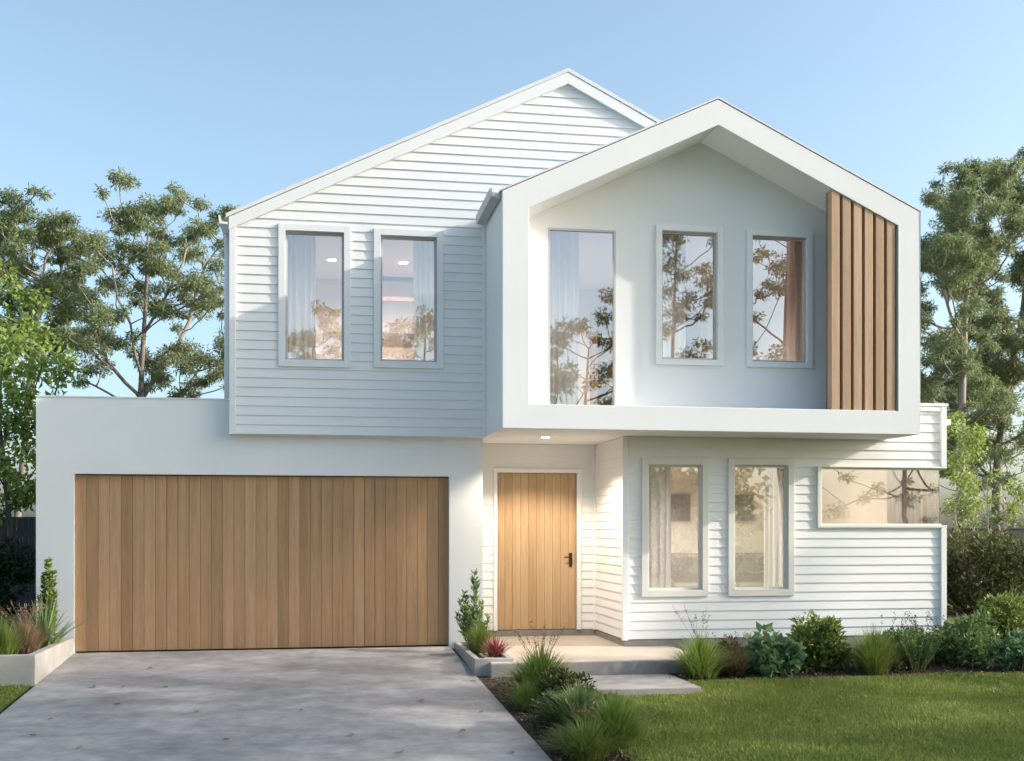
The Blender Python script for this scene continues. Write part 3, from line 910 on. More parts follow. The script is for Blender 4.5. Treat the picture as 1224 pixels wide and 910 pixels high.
def clumps_from(pts, ox, oy, sc_, Y, r, seed, dy=1.6, extra=1, jit=.55):
    rd = random.Random(seed); out = []
    for q in pts:
        x, z = plane(ox + q[0] / sc_, oy + q[1] / sc_, Y)
        y = Y + rd.uniform(-dy, dy)
        out.append((x, y, z, r * rd.uniform(.85, 1.2)))
        for _ in range(extra):
            out.append((x + rd.uniform(-jit, jit), y + rd.uniform(-.9, .9), z + rd.uniform(-jit, jit) * .7, r * rd.uniform(.45, .75)))
    return out
main = [(470, 110), (400, 140), (620, 140), (540, 150), (440, 190), (510, 190), (590, 250), (650, 190), (440, 280), (500, 330), (590, 320), (760, 220), (830, 215), (760, 295), (820, 290), (700, 330),
        (640, 380), (710, 420), (820, 410), (500, 440), (430, 480), (390, 370), (690, 500), (740, 520), (800, 560), (840, 540), (650, 620), (580, 520), (440, 580), (470, 700), (380, 740), (420, 640),
        (610, 740), (720, 740), (700, 800), (780, 750), (830, 830), (850, 700), (600, 840), (690, 870), (540, 740), (520, 260), (360, 350), (340, 520), (350, 650), (560, 400), (620, 450), (340, 780), (300, 690)]
cl = clumps_from(main, 0, 190, 3.137, 14, .44, 3, extra=2)
def limb(pts, ox, oy, sc_, Y, ys_):
    return [(plane(ox + p[0] / sc_, oy + p[1] / sc_, Y + d)[0], Y + d, plane(ox + p[0] / sc_, oy + p[1] / sc_, Y + d)[1]) for p, d in zip(pts, ys_)]
ml = [limb([(535, 900), (470, 840), (410, 770), (365, 680), (350, 560), (290, 470)], 0, 190, 3.137, 14, (0, -.2, -.5, -.8, -1, -1.1)),
      limb([(545, 880), (600, 790), (655, 720), (710, 610), (735, 500), (770, 400)], 0, 190, 3.137, 14, (0, .2, .4, .6, .7, .8)),
      limb([(540, 850), (505, 730), (490, 620), (440, 520), (420, 400)], 0, 190, 3.137, 14, (0, -.3, -.6, -.8, -.9)),
      limb([(540, 650), (600, 560), (640, 480), (690, 380)], 0, 190, 3.137, 14, (0, -.3, -.6, -.8))]
tx = -4.35
tree('gum_tree', [(tx - .25, 14, -.1), (tx, 14, 3.5), (tx + .05, 14, 5.6), (tx + .15, 14.1, 7.6), (tx + .2, 14, 9.2)], cl, .014, M['gum_leaf'], M['bark'],
     'tall open gum tree with pale forked trunk rising behind the garage parapet', 'tree', 'gum trees behind the house', per=780, L=.115, W=.028, seed=3, limbs=ml)
left = [(110, 190), (60, 200), (30, 250), (150, 260), (200, 220), (250, 280), (90, 300), (180, 300), (260, 330), (40, 310), (120, 400), (230, 390), (300, 400), (200, 470), (150, 500), (230, 520), (280, 560),
        (180, 560), (310, 460), (170, 620), (260, 650), (150, 690), (40, 380), (20, 420), (-30, 240), (-60, 300), (-40, 400), (-30, 500), (50, 480), (-80, 420), (60, 560), (-20, 600), (80, 640)]
cl = clumps_from(left, 0, 190, 3.137, 17, .54, 8, extra=2)
x_, z_ = plane(40, 400, 17)
tree('gum_tree', [(x_ - .6, 17, -.1), (x_ - .2, 17, 4.0), (x_, 17, 6.6), (x_ + .3, 17, 8.8)], cl, .016, M['gum_leaf2'], M['bark'],
     'broad gum tree behind the bright green tree at the far left', 'tree', 'gum trees behind the house', per=760, L=.12, W=.032, seed=8)
rt = [(210, 80), (150, 130), (190, 170), (230, 190), (150, 230), (240, 250), (300, 240), (130, 310), (180, 290), (250, 330), (110, 370), (90, 390), (150, 360), (300, 340), (100, 490), (80, 480), (170, 440),
      (220, 420), (270, 440), (180, 500), (130, 560), (90, 560), (100, 640), (90, 720), (130, 700), (230, 730), (200, 830), (120, 830), (90, 860), (160, 880), (300, 500), (30, 520), (20, 620), (20, 440), (270, 800), (150, 960), (90, 980), (230, 940), (60, 940), (180, 780), (240, 820), (60, 780), (120, 760), (290, 900), (70, 840), (140, 620), (190, 380), (280, 140), (260, 190), (200, 260), (320, 210), (340, 300), (60, 1020), (130, 1040)]
cl = clumps_from(rt, 1080, 180, 3.034, 13, .52, 11, extra=3)
rl = [limb([(205, 720), (215, 600), (240, 480), (290, 360), (310, 260)], 1080, 180, 3.034, 13, (0, .3, .5, .7, .8)), limb([(200, 690), (160, 560), (130, 440), (110, 340)], 1080, 180, 3.034, 13, (0, -.3, -.5, -.6))]
x_, z_ = plane(1148, 420, 13)
tree('gum_tree', [(x_ + .1, 13, -.1), (x_, 13, 3.2), (x_ + .05, 13, 5.4), (x_ + .15, 13, 7.4), (x_ + .3, 13, 9.4)], cl, .014, M['gum_leaf2'], M['bark'],
     'tall gum tree rising right beside the right edge of the gabled box', 'tree', 'gum trees behind the house', per=760, L=.115, W=.028, seed=11, limbs=rl)
rt2 = [(330, 95), (380, 85), (310, 110), (340, 150), (400, 170), (430, 200), (360, 260), (410, 290), (380, 350), (430, 360), (330, 400), (400, 430), (430, 470), (370, 560), (420, 520), (400, 610), (430, 640),
       (270, 760), (330, 760), (400, 720), (420, 800), (300, 850), (380, 870), (470, 250), (500, 330), (480, 420), (500, 560), (480, 700), (520, 800), (350, 480), (330, 700), (440, 930), (360, 960), (300, 1010), (250, 1000), (480, 1040), (420, 1100), (120, 980), (170, 1040), (110, 1080), (210, 1080), (290, 960), (330, 1060), (390, 1010), (420, 940), (200, 900), (260, 880), (340, 820), (430, 760), (230, 1140), (150, 1150), (430, 1180), (290, 700), (250, 640), (200, 660), (350, 620), (410, 690)]
cl = clumps_from(rt2, 1080, 180, 3.034, 16, .66, 12, extra=3)
x_, z_ = plane(1196, 420, 16)
tree('gum_tree', [(x_ - .2, 16, -.1), (x_ - .1, 16, 3.4), (x_ + .15, 16, 5.6), (x_ + .7, 16, 7.8), (x_ + .9, 16, 9.6)], cl, .016, M['gum_leaf'], M['bark'],
     'second tall gum tree at the far right edge of the picture', 'tree', 'gum trees behind the house', per=740, L=.12, W=.032, seed=12)
# bright young tree beside the right wall
yt = [(1140, 520), (1128, 545), (1155, 535), (1170, 545), (1150, 560), (1135, 575), (1165, 580), (1145, 500), (1120, 510), (1180, 600), (1160, 610), (1195, 585), (1205, 610), (1175, 520)]
cl = []
rd = random.Random(21)
for px, py in yt:
    x, z = plane(px, py, 7); cl.append((x, 7 + rd.uniform(-.6, .6), z, rd.uniform(.36, .52)))
x_, _ = plane(1143, 640, 7)
tree('young_tree', [(x_ + .2, 7, -.1), (x_ + .05, 7, 1.2), (x_ - .05, 7, 2.0)], cl, .010, M['lime_leaf'], M['bark'],
     'slim young tree with light green leaves just right of the corner window', 'tree', per=330, L=.10, W=.042, seed=21, droop=.3)
ut = [(1190, 545), (1215, 530), (1205, 570), (1175, 575), (1225, 560), (1240, 590), (1160, 600), (1195, 620), (1222, 625), (1150, 545), (1135, 610), (1210, 640), (1170, 640), (1145, 640), (1240, 630)]
cl = []
for px, py in ut:
    x, z = plane(px, py, 10.2); cl.append((x, 10.2 + rd.uniform(-.6, .6), z, rd.uniform(.34, .5)))
x_, _ = plane(1192, 640, 10.2)
tree('bushy_tree', [(x_ + .1, 10.2, -.1), (x_, 10.2, .9), (x_ - .05, 10.2, 1.6)], cl, .010, M['gum_leaf2'], M['bark'],
     'low bushy tree between the gum trunks behind the right fence', 'tree', per=420, L=.11, W=.032, seed=22, droop=.4)
# thin saplings over the right hedge
for k, (px, top_) in enumerate(((1163, 585), (1180, 560), (1200, 590))):
    cl = []
    for j in range(7):
        x, z = plane(px + rd.uniform(-14, 14), top_ + j * 9 + rd.uniform(-5, 5), 5.2)
        cl.append((x, 5.2 + rd.uniform(-.2, .2), z, rd.uniform(.09, .16)))
    x_, _ = plane(px + 4, 680, 5.2)
    tree('sapling', [(x_, 5.2, 0), (x_ - .05, 5.2, 1.2), (plane(px, top_, 5.2)[0], 5.2, plane(px, top_ + 8, 5.2)[1])], cl, .006, M['lime_leaf'], M['bark'],
         ['thin leafy sapling by the hedge, nearest the house corner', 'tallest thin sapling, in the middle over the right hedge', 'thin leafy sapling over the hedge at the far right edge'][k], 'sapling', 'saplings over the right hedge', per=330, L=.07, W=.03, seed=30 + k, twigs=2, rmax=.02)
# bright deciduous tree at the far left
bt = []
rd = random.Random(41)
for px, py in [(10, 330), (30, 360), (0, 380), (45, 395), (60, 420), (20, 420), (-10, 440), (40, 440), (65, 445), (30, 475), (5, 490), (50, 480), (20, 520), (35, 540), (5, 555), (25, 575), (10, 600), (-20, 350), (-30, 500), (-25, 560), (38, 505), (-40, 420), (20, 392), (36, 590), (15, 450)]:
    x, z = plane(px, py, 4.6); bt.append((x, 4.6 + rd.uniform(-.9, .9), z, rd.uniform(.34, .50)))
    bt.append((x + rd.uniform(-.3, .3), 4.6 + rd.uniform(-.9, .9), z + rd.uniform(-.3, .3), rd.uniform(.2, .3)))
x_, _ = plane(8, 620, 4.6)
tree('leafy_tree', [(x_, 4.6, 0), (x_ + .05, 4.6, 1.6), (x_ - .1, 4.6, 3.2), (x_ - .1, 4.6, 4.6)], bt, .010, M['lime_leaf'], M['bark_dark'],
     'bright green leafy tree at the far left beside the garage', 'tree', per=210, L=.12, W=.065, seed=41, droop=.35, flat=.85)

def mass(name, label, cat, centre, size, nl, leaf, seed, L, W, group=None, stem=True, lob=26, bark=None, up=.4):
    """dense shrub or hedge: leaves packed on lobes spread through a box-like volume"""
    rs = np.random.RandomState(seed)
    root = empty(name, centre, label, cat, group)
    sx, sy, sz = size
    c = np.stack([rs.uniform(-.85, .85, lob) * sx, rs.uniform(-.85, .85, lob) * sy, rs.uniform(.12, .86, lob) * sz], 1)
    if stem == 'dome':
        d = rand_unit(rs, lob); d[:, 2] = np.abs(d[:, 2])
        c = d * np.array([sx, sy, sz * .95]) * rs.uniform(.35, .82, (lob, 1)) + np.array([0, 0, .12 * sz])
    rr = min(sx, sy, sz) * rs.uniform(.22, .42, lob)
    w = rs.randint(0, lob, nl)
    u = rand_unit(rs, nl) * rs.rand(nl, 1) ** .35
    pos = c[w] + u * rr[w][:, None]
    pos[:, 2] = np.maximum(pos[:, 2], .02)
    ax = u + rand_unit(rs, nl) * .7 + np.array([0, 0, up])
    V, F = leaf_quads(pos, ax, L * rs.uniform(.6, 1.25, nl), W * rs.uniform(.7, 1.3, nl), rs)
    quads_mesh('foliage', V, F, leaf, root)
    mb = MB()
    for k in range(lob):
        b_ = np.array([c[k][0] * .35, c[k][1] * .35, -.03])
        mb.tube([b_, (b_ + c[k]) / 2 + rs.normal(0, .03, 3), c[k]], [.014, .01, .005], 4, cap=False)
    mb.build('stems', bark or M['bark_dark'], root)
    return root
# hedges either side of the house
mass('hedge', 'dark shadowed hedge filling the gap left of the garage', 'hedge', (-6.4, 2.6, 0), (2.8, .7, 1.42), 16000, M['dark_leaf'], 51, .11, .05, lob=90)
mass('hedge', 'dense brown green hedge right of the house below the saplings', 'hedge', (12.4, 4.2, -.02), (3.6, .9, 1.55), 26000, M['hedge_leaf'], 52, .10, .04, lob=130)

def fence(x0, x1, y, h, label):
    r = empty('fence', (x0, y, 0), label, 'fence', 'paling fences beside the house')
    mb = MB(); n_ = int((x1 - x0) / .1)
    for k in range(n_): mb.box(k * .1 + .003, k * .1 + .097, -.01, .01, .05, h)
    mb.build('paling_panel', M['fence'], r)
    mb = MB(); mb.box(0, x1 - x0, .012, .05, h - .3, h - .22); mb.box(0, x1 - x0, .012, .05, .3, .38); mb.build('rail', M['fence'], r)
    mb = MB(); mb.box(0, x1 - x0, -.03, .03, h + .001, h + .03); mb.build('capping', M['fence'], r)
fence(-14, -3.7, 6.3, 1.75, 'dark paling fence behind the hedge left of the garage')
fence(8.8, 24, 9.0, 1.55, 'dark paling fence behind the hedge and saplings on the right')

def tussock(name, label, cat, x, y, n_, h, spread, w, leaf, seed, z=None, seg=4, arch=.6, heads=0, headmat=None, group=None, hh=1.25, base=.07):
    """clump of arching strap blades, optional seed-head stalks"""
    n_ = int(n_ * 1.7); spread *= 1.15; w *= 1.35; base *= 1.3
    rs = np.random.RandomState(seed)
    zz = gz(y) - .01 if z is None else z
    root = empty(name, (x, y, zz), label, cat, group)
    a = rs.rand(n_) * 2 * np.pi
    u_ = rs.rand(n_) ** .6
    out_ = spread * u_ * rs.uniform(.75, 1.1, n_)
    H = h * (1 - .42 * u_ ** 2) * rs.uniform(.5, 1.05, n_)
    b0 = (base + .22 * spread) * u_ * rs.uniform(.3, 1, n_); ba = a + rs.normal(0, .5, n_)
    bx, by = b0 * np.cos(ba), b0 * np.sin(ba)
    V = np.zeros((n_, (seg + 1) * 2, 3))
    sxv, syv = -np.sin(a), np.cos(a)
    for k in range(seg + 1):
        t = k / seg
        r_ = out_ * (t ** 1.45)
        zk = H * (t * (1 + .35 * arch) - arch * .35 * t ** 3 - (out_ / max(spread, 1e-3)) * arch * .35 * t ** 4)
        wk = w * (1 - t * .93) * (.8 + .4 * rs.rand(n_) * (k == 0) + .2)
        cx = bx + r_ * np.cos(a); cy = by + r_ * np.sin(a)
        V[:, 2 * k] = np.stack([cx - sxv * wk, cy - syv * wk, zk], 1)
        V[:, 2 * k + 1] = np.stack([cx + sxv * wk, cy + syv * wk, zk], 1)
    F = []
    off = np.arange(n_) * (seg + 1) * 2
    for k in range(seg):
        F.append(np.stack([off + 2 * k, off + 2 * k + 1, off + 2 * k + 3, off + 2 * k + 2], 1))
    quads_mesh('blades', V.reshape(-1, 3), np.concatenate(F), leaf, root)
    if heads:
        mb = MB()
        P_, A_ = [], []
        for k in range(heads):
            an = rs.rand() * 6.28; o_ = spread * rs.uniform(.1, .75); hk = h * hh * rs.uniform(.8, 1.05)
            p0 = Vector((0, 0, 0)); p1 = Vector((o_ * .3 * math.cos(an), o_ * .3 * math.sin(an), hk * .6)); p2 = Vector((o_ * math.cos(an), o_ * math.sin(an), hk))
            mb.tube([p0, p1, p2], [.0025, .002, .0012], 3, cap=False)
            for j in range(14):
                t = rs.uniform(.80, 1.04); P_.append(p1 + (p2 - p1) * ((t - .6) / .4)); A_.append(rs.normal(0, 1, 3) + np.array([0, 0, 1.2]))
        mb.build('stalks', leaf, root)
        V, F = leaf_quads(np.array(P_), np.array(A_), .028 * rs.uniform(.6, 1.4, len(P_)), .010 * np.ones(len(P_)), rs)
        quads_mesh('seed_heads', V, F, headmat or M['seed'], root)
    return root

def stemmed(name, label, cat, x, y, z, stems, leaf, seed, L, W, per, fan=.5, group=None, whorl=True, bark=None):
    """upright stems densely set with narrow leaves; stems = (dx, dy, height)"""
    rs = np.random.RandomState(seed)
    root = empty(name, (x, y, z), label, cat, group)
    mb = MB(); P_, A_, S_ = [], [], []
    for dx, dy, h in stems:
        p0 = np.array([dx * .25, dy * .25, -.02]); p1 = np.array([dx * .6, dy * .6, h * .55]); p2 = np.array([dx, dy, h])
        mb.tube([p0, p1, p2], [.009, .007, .003], 5)
        for k in range(int(per * h)):
            t = rs.uniform(.12, 1) ** .9
            q = (1 - t) ** 2 * p0 + 2 * t * (1 - t) * p1 + t * t * p2
            an = rs.rand() * 6.28
            P_.append(q); A_.append((math.cos(an), math.sin(an), fan + rs.uniform(-.2, .5))); S_.append(1.05 - .45 * t)
    mb.build('stems', bark or leaf, root)
    P_, A_, S_ = np.array(P_), np.array(A_), np.array(S_)
    V, F = leaf_quads(P_, A_, L * S_ * rs.uniform(.7, 1.2, len(P_)), W * rs.uniform(.8, 1.2, len(P_)), rs)
    quads_mesh('foliage', V, F, leaf, root)
    return root

# planter at the left
PZ = .155
stemmed('conical_shrub', 'tall narrow yellow green shrub against the white wall left of the garage door', 'shrub', -3.28, -.35, PZ,
        [(0, 0, 1.04), (.05, .03, .9), (-.06, .02, .86), (.08, -.03, .66), (-.09, -.04, .6), (.02, -.08, .75)], M['shrub_leaf'], 61, .10, .034, 190, .5)
tussock('yucca', 'spiky dark green yucca leaning out beside the garage door in the left planter', 'yucca', -3.22, -.75, 46, .66, .46, .016, M['euph_leaf'], 62, PZ, arch=.05, base=.02)
tussock('ornamental_grass', 'dusty pink feathery grass clump in the left planter', 'grass clump', -3.35, -1.2, 360, .50, .36, .0035, M['pink_grass'], 63, PZ, heads=22, hh=1.1)
tussock('ornamental_grass', 'bright green grass clump at the front of the left planter', 'grass clump', -3.48, -1.62, 420, .50, .27, .004, M['grass_pale'], 64, PZ, arch=.4)
tussock('ornamental_grass', 'dull brown grass clump at the far left end of the planter', 'grass clump', -3.95, -1.5, 420, .48, .34, .004, M['grass_brown'], 65, PZ)
tussock('ornamental_grass', 'faded grass clump with seed heads behind the brown clump in the left planter', 'grass clump', -4.05, -.9, 300, .55, .35, .004, M['pink_grass'], 66, PZ, heads=14)
# small planter by the garage door
rd = random.Random(7)
stemmed('euphorbia', 'tall grey green multi stemmed euphorbia between the garage door and porch', 'shrub', 1.98, -.55, .02,
        [(.02, 0, 1.0), (.06, .02, .86), (-.16, 0, .62), (-.22, -.05, .45), (.13, .05, .60), (-.08, -.08, .55), (.2, -.05, .42), (.05, -.12, .5), (-.1, .05, .72)], M['euph_leaf'], 71, .12, .022, 150, .9)
tussock('ornamental_grass', 'pale fine grass at the foot of the tall euphorbia', 'grass clump', 2.03, -.95, 300, .50, .22, .0035, M['grass_pale'], 72, .02, arch=.4)
tussock('cordyline', 'small red spiky cordyline at the front of the small planter by the porch', 'cordyline', 2.13, -1.45, 80, .30, .20, .010, M['red_leaf'], 73, .02, arch=.2, base=.04)
# bed between driveway and lawn
tussock('ornamental_grass', 'large green grass clump with seed heads beside the stone step', 'grass clump', 2.36, -3.15, 620, .60, .44, .0085, M['grass_leaf'], 81, heads=16, arch=.7)
tussock('ornamental_grass', 'small drooping grass clump at the driveway edge below the large clump with seed heads', 'grass clump', 2.10, -3.75, 300, .36, .26, .004, M['grass_leaf'], 86)
mass('low_shrub', 'dark olive low shrub between the big grass clumps by the driveway', 'shrub', (2.46, -3.85, gz(-3.85)), (.32, .30, .46), 2600, M['hedge_leaf'], 82, .055, .026, stem='dome', lob=24)
mass('low_shrub', 'small dark leafy shrub at the driveway edge before the narrow leaved plant', 'shrub', (2.20, -4.45, gz(-4.45)), (.22, .26, .30), 1500, M['hedge_leaf'], 87, .05, .024, stem='dome', lob=18)
tussock('ornamental_grass', 'dense narrow leaved green plant midway along the lower bed', 'grass clump', 2.40, -4.78, 620, .50, .36, .011, M['euph_leaf'], 83, arch=.5)
tussock('ornamental_grass', 'upright green grass clump spilling on the lawn nearest the camera', 'grass clump', 2.60, -5.30, 640, .52, .32, .0085, M['grass_leaf'], 84, arch=.4)
mass('low_shrub', 'bright leafy low plant beside the upright grass clump in the lower bed', 'shrub', (2.72, -4.60, gz(-4.6)), (.22, .26, .32), 1500, M['shrub_leaf'], 88, .07, .032, stem='dome', lob=18)
tussock('ornamental_grass', 'yellowing grass clump at the bottom edge beside the driveway', 'grass clump', 2.26, -5.65, 460, .42, .36, .005, M['grass_pale'], 85, arch=.7, heads=8)
# bed along the front wall
tussock('ornamental_grass', 'spiky green grass clump with brown stalks at the right end of the step', 'grass clump', 4.42, -2.38, 420, .62, .42, .006, M['grass_leaf'], 91, heads=8, hh=1.25, arch=.6)
tussock('ornamental_grass', 'brownish grass clump right of the spiky clump by the step', 'grass clump', 4.90, -2.28, 380, .42, .36, .005, M['grass_brown'], 92, heads=10)
mass('low_shrub', 'blue green large leaved low shrub left of the round shrub', 'shrub', (5.36, -2.30, gz(-2.3)), (.40, .32, .50), 900, M['blue_leaf'], 93, .13, .085, stem='dome', lob=22, up=.1)
mass('round_shrub', 'tall rounded glossy green shrub in the bed under the right windows', 'shrub', (6.00, -2.05, gz(-2.05)), (.44, .40, .68), 4200, M['shrub_leaf'], 94, .075, .034, stem='dome', lob=40)
tussock('ornamental_grass', 'fine upright light green grass clump right of the round shrub', 'grass clump', 6.62, -2.35, 900, .62, .36, .004, M['grass_pale'], 95, arch=.35)
mass('low_shrub', 'low dark green filler shrub between the fine grass and lavender', 'shrub', (6.95, -2.2, gz(-2.2)), (.24, .26, .26), 1500, M['hedge_leaf'], 96, .05, .02, stem='dome', lob=16)
mass('low_shrub', 'low olive filler plant behind the brown grass clump under the windows', 'shrub', (4.98, -1.75, gz(-1.75)), (.34, .26, .34), 1900, M['hedge_leaf'], 102, .055, .024, stem='dome', lob=20)
mass('low_shrub', 'low leafy plant filling the gap between the round shrub and the fine grass', 'shrub', (6.36, -1.75, gz(-1.75)), (.28, .26, .36), 1700, M['euph_leaf'], 103, .06, .026, stem='dome', lob=18)
mass('low_shrub', 'grey green low plant behind the lavender against the plinth', 'shrub', (7.35, -1.55, gz(-1.55)), (.52, .28, .44), 2600, M['euph_leaf'], 104, .06, .024, stem='dome', lob=26)
lv = stemmed('lavender', 'lavender clump with dark purple flower spikes below the house corner', 'lavender', 7.26, -2.20, gz(-2.2),
        [(rd.uniform(-.36, .36), rd.uniform(-.26, .26), rd.uniform(.30, .52)) for _ in range(46)], M['euph_leaf'], 97, .075, .012, 130, .7)
rs = np.random.RandomState(5)
for k in range(26):
    x, y, h = rs.uniform(-.36, .36), rs.uniform(-.26, .26), rs.uniform(.52, .68)
    P_ = np.array([(x + rs.normal(0, .006), y + rs.normal(0, .006), h + rs.uniform(-.09, .03)) for j in range(16)])
    V, F = leaf_quads(P_, rs.normal(0, 1, (16, 3)), .022 * np.ones(16), .012 * np.ones(16), rs)
    quads_mesh('flower_spike', V, F, M['purple'], lv)
mass('round_shrub', 'loose pale green shrub at the right end of the bed past the house corner', 'shrub', (8.02, -2.0, gz(-2)), (.50, .42, .72), 3200, M['euph_leaf'], 98, .085, .034, stem='dome', lob=36)
mass('low_shrub', 'low mid green shrub at the far right end of the bed', 'shrub', (8.55, -2.35, gz(-2.35)), (.36, .30, .46), 2200, M['blue_leaf'], 99, .07, .032, stem='dome', lob=22)
mass('low_shrub', 'taller dark shrub at the right rear of the bed by the hedge', 'shrub', (9.0, -1.3, gz(-1.3)), (.55, .5, .85), 3600, M['shrub_leaf'], 100, .08, .034, stem='dome', lob=36)

# bark chips over the beds
rs = np.random.RandomState(15); n_ = 9000
bx_ = np.concatenate([1.9 + rs.rand(4500) * 1.1, 4.0 + rs.rand(4500) * 5.4]); by_ = np.concatenate([-2.2 - rs.rand(4500) * 5, -2.75 + rs.rand(4500) * 2.0])
k_ = ((bx_ > 4) & ((by_ < -2.14) | (bx_ > 4.7))) | ((bx_ < 4) & (bx_ > 1.77 - .036 * by_) & (bx_ < 2.7) & ((by_ < -3.34) | (bx_ < 2.2)))
bx_, by_ = bx_[k_], by_[k_]; n_ = len(bx_)
ax_ = rs.normal(0, 1, (n_, 3)) * np.array([1, 1, .25])
V, F = leaf_quads(np.stack([bx_, by_, SL * by_ + .004 + .02 * rs.rand(n_)], 1), ax_, rs.uniform(.02, .06, n_), rs.uniform(.008, .02, n_), rs)
tag(quads_mesh('mulch', V, F, M['chips']), 'dark bark chips and leaf litter over the garden beds', 'mulch', kind='stuff')

# fallen leaves on the driveway
def fallen(x, y, s, a, first=[]):
    if not first:
        mb = MB()
        L_, W_ = 1.0, .42
        rows = 6
        pr = None
        for k in range(rows + 1):
            t = k / rows; w_ = W_ * math.sin(math.pi * min(1, t * .92 + .06)) * (1 - .3 * t); zz = .14 * math.sin(t * 2.6) + .02
            cur = [((t - .5) * L_, -w_, zz + .12), ((t - .5) * L_, 0, zz), ((t - .5) * L_, w_, zz + .15)]
            if pr:
                mb.poly([pr[0], pr[1], cur[1], cur[0]]); mb.poly([pr[1], pr[2], cur[2], cur[1]])
            pr = cur
        o = mb.build('fallen_leaf', M['dry_leaf'])
        so = o.modifiers.new('thick', 'SOLIDIFY'); so.thickness = .012
        first.append(o)
    else:
        o = first[0].copy(); COL.objects.link(o)
    o.location = (x, y, gz(y) + .004); o.scale = (s, s, s); o.rotation_euler = (math.atan(SL), 0, a)
    tag(o, 'small dry brown leaf fallen on the grey concrete driveway', 'leaf', 'fallen leaves on the driveway')
rd = random.Random(77)
for px, py in ((112, 822), (147, 822), (198, 822), (140, 843), (60, 861), (235, 852), (566, 815), (575, 852), (553, 875), (612, 900), (330, 812), (420, 880), (95, 895), (270, 885), (480, 900), (360, 850), (505, 838), (180, 800), (40, 880), (455, 800)):
    c_, s_ = math.cos(_th), math.sin(_th)
    dx = (px - 612) / _f; X = dx * c_ + s_; Yy = -dx * s_ + c_; Z = (630 - py) / _f
    t = (-SL * 15 - 1.6) / (Z - SL * Yy)
    fallen(X * t, Yy * t - 15, rd.uniform(.045, .085), rd.uniform(0, 6.28))

# ------------------------------------------------------------------ trees out of frame: they shade the lawn and stand mirrored in the glass
def free_tree(x, y, base_h, h, rad_, n_, label, seed, leaf, bark, per=150, L=.16, W=.05, cr=.8, name='gum_tree', group=None):
    rd = random.Random(seed); cl = []
    for k in range(n_):
        a = rd.uniform(0, 6.28); r_ = rad_ * math.sqrt(rd.random()); t = rd.random()
        zz = base_h + (h - base_h) * t
        sh = math.sin(math.pi * min(.97, .15 + .8 * t)) ** .7
        cl.append((x + r_ * sh * math.cos(a), y + r_ * sh * math.sin(a), zz, cr * rd.uniform(.6, 1.15)))
    z0 = gz(y) - .1
    return tree(name, [(x, y, z0), (x + .2, y + .1, base_h * .6), (x, y, base_h * 1.1), (x + .2, y - .2, (base_h + h) / 2), (x + .3, y, h * .9)], cl, .02, leaf, bark, label, 'tree', group, per=per, L=L, W=W, seed=seed)
SHADE = [(21.0, -9.8, 8.2, 12.2, 2.3, 60, 204), (23.0, -12.2, 4.5, 15.0, 4.2, 150, 201), (27.5, -9.2, 7.4, 12.5, 3.2, 44, 202), (24.0, -18.0, 5, 14, 4.0, 110, 203)]
for x, y, bh, h, r_, n_, sd in SHADE:
    free_tree(x, y, bh, h, r_, n_, ['gum tree far right of the picture casting dappled shade on the lawn', 'smaller gum tree right of the lawn shading the house front', 'tall gum tree right of the driveway casting streaks of shade', 'high branched gum tree right of the lawn streaking the drive with shade'][sd - 201], sd, M['gum_leaf'], M['bark'], per=190, L=.17, W=.06, cr=.55)
MIR = [(4.2, -33, 4, 10.5, 3.8, 60, 211), (10.5, -31, 3.6, 9.8, 4.0, 60, 212), (20.0, -33, 4.5, 17, 4.6, 95, 213), (-.5, -35, 4, 11, 4, 55, 214), (26, -33, 1.9, 15, 5.4, 80, 215), (-7, -34, 4, 11, 4, 40, 216), (15.2, -34, 4, 16, 3.2, 70, 217)]
for i, (x, y, bh, h, r_, n_, sd) in enumerate(MIR):
    free_tree(x, y, bh, h, r_, n_, ['street tree across the road mirrored in the left upstairs windows', 'street tree mirrored in the tall upstairs window', 'street tree mirrored in the upstairs window by the slats', 'low street tree opposite the garage across the road', 'street tree mirrored in the wide corner window', 'street tree opposite the left end of the garage', 'tall street tree mirrored in the middle upstairs window of the gabled box'][i],
              sd, M['gum_leaf2'], M['bark_dark'], per=150, L=.2, W=.07, cr=.7, name='street_tree', group='street trees across the road')

rs = np.random.RandomState(9)
nw = 80000  # tree belt added out of view, keeps the yellow horizon out of the lower panes
lobn = 300
lc = np.stack([rs.uniform(-45, 23, lobn), rs.uniform(-47, -41, lobn), -1 + rs.uniform(.05, 1, lobn) * rs.uniform(3.5, 6.5, lobn)], 1)
wi = rs.randint(0, lobn, nw); u = rand_unit(rs, nw) * rs.rand(nw, 1) ** .35
V, F = leaf_quads(lc[wi] + u * rs.uniform(1.2, 2.4, lobn)[wi][:, None], u + rand_unit(rs, nw), np.full(nw, .5), np.full(nw, .3), rs)
tag(quads_mesh('added_tree_belt', V, F, M['gum_leaf2']), 'unseen belt of trees added far across the road to block the low sky mirrored in the window glass', 'added_tree_belt', kind='stuff')

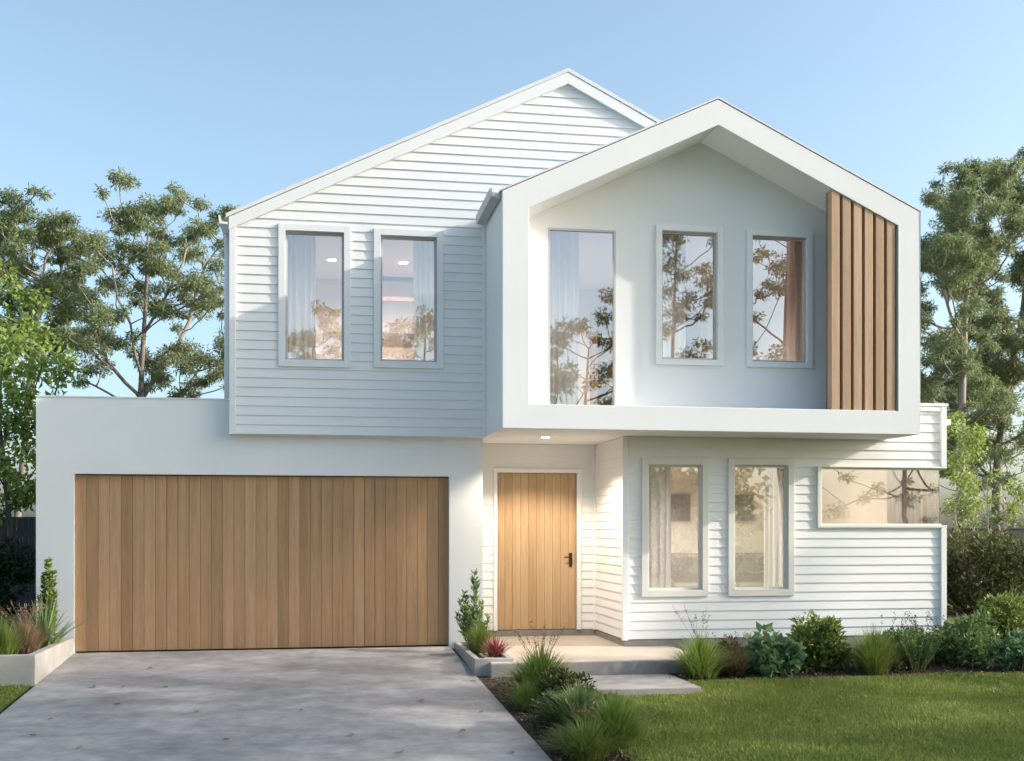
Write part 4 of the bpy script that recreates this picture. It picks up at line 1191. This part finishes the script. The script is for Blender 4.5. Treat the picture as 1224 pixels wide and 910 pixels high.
# ------------------------------------------------------------------ light, sky, camera
SUN = Vector((3.8, -1.0, 1.74)).normalized()
el = math.asin(SUN.z); az = math.atan2(SUN.x, SUN.y)
w = bpy.data.worlds.new('World'); sc.world = w; w.use_nodes = True
nt = w.node_tree; bg = nt.nodes['Background']
sky = nt.nodes.new('ShaderNodeTexSky'); sky.sky_type = 'NISHITA'; sky.sun_disc = False
sky.sun_elevation = el; sky.sun_rotation = az; sky.air_density = .85; sky.dust_density = 3.2; sky.ozone_density = 2.0
hs = nt.nodes.new('ShaderNodeHueSaturation'); hs.inputs['Hue'].default_value = .49; hs.inputs['Saturation'].default_value = .88
nt.links.new(sky.outputs[0], hs.inputs['Color']); tint = nt.nodes.new('ShaderNodeMix'); tint.data_type = 'RGBA'; tint.blend_type = 'MULTIPLY'; tint.inputs['Factor'].default_value = 1
tint.inputs['B'].default_value = (.935, .965, .925, 1)
nt.links.new(hs.outputs[0], tint.inputs['A']); nt.links.new(tint.outputs['Result'], bg.inputs[0]); bg.inputs[1].default_value = .15
l = bpy.data.lights.new('sun', 'SUN'); l.energy = 2.2; l.angle = R(.7); l.color = (1, .90, .80)
so = bpy.data.objects.new('sun', l); COL.objects.link(so)
so.rotation_euler = SUN.to_track_quat('Z', 'Y').to_euler(); so.location = (20, -10, 15)

cam = bpy.data.cameras.new('camera'); co = bpy.data.objects.new('camera', cam); COL.objects.link(co)
co.location = (0, -15, 1.6); co.rotation_euler = (R(90), 0, -_th)
cam.sensor_width = 36; cam.lens = 1344 / 1224 * 36; cam.shift_y = 175 / 1224; cam.clip_end = 2000
sc.camera = co
sc.view_settings.view_transform = 'Standard'; sc.view_settings.look = 'None'
sc.view_settings.exposure = 1.2; sc.view_settings.gamma = 1
sc.render.engine = 'CYCLES'
sc.cycles.use_denoising = True
sc.cycles.max_bounces = 8; sc.cycles.transparent_max_bounces = 12; sc.cycles.diffuse_bounces = 4; sc.cycles.glossy_bounces = 4
sc.cycles.caustics_reflective = False; sc.cycles.caustics_refractive = False
sc.cycles.sample_clamp_indirect = 6
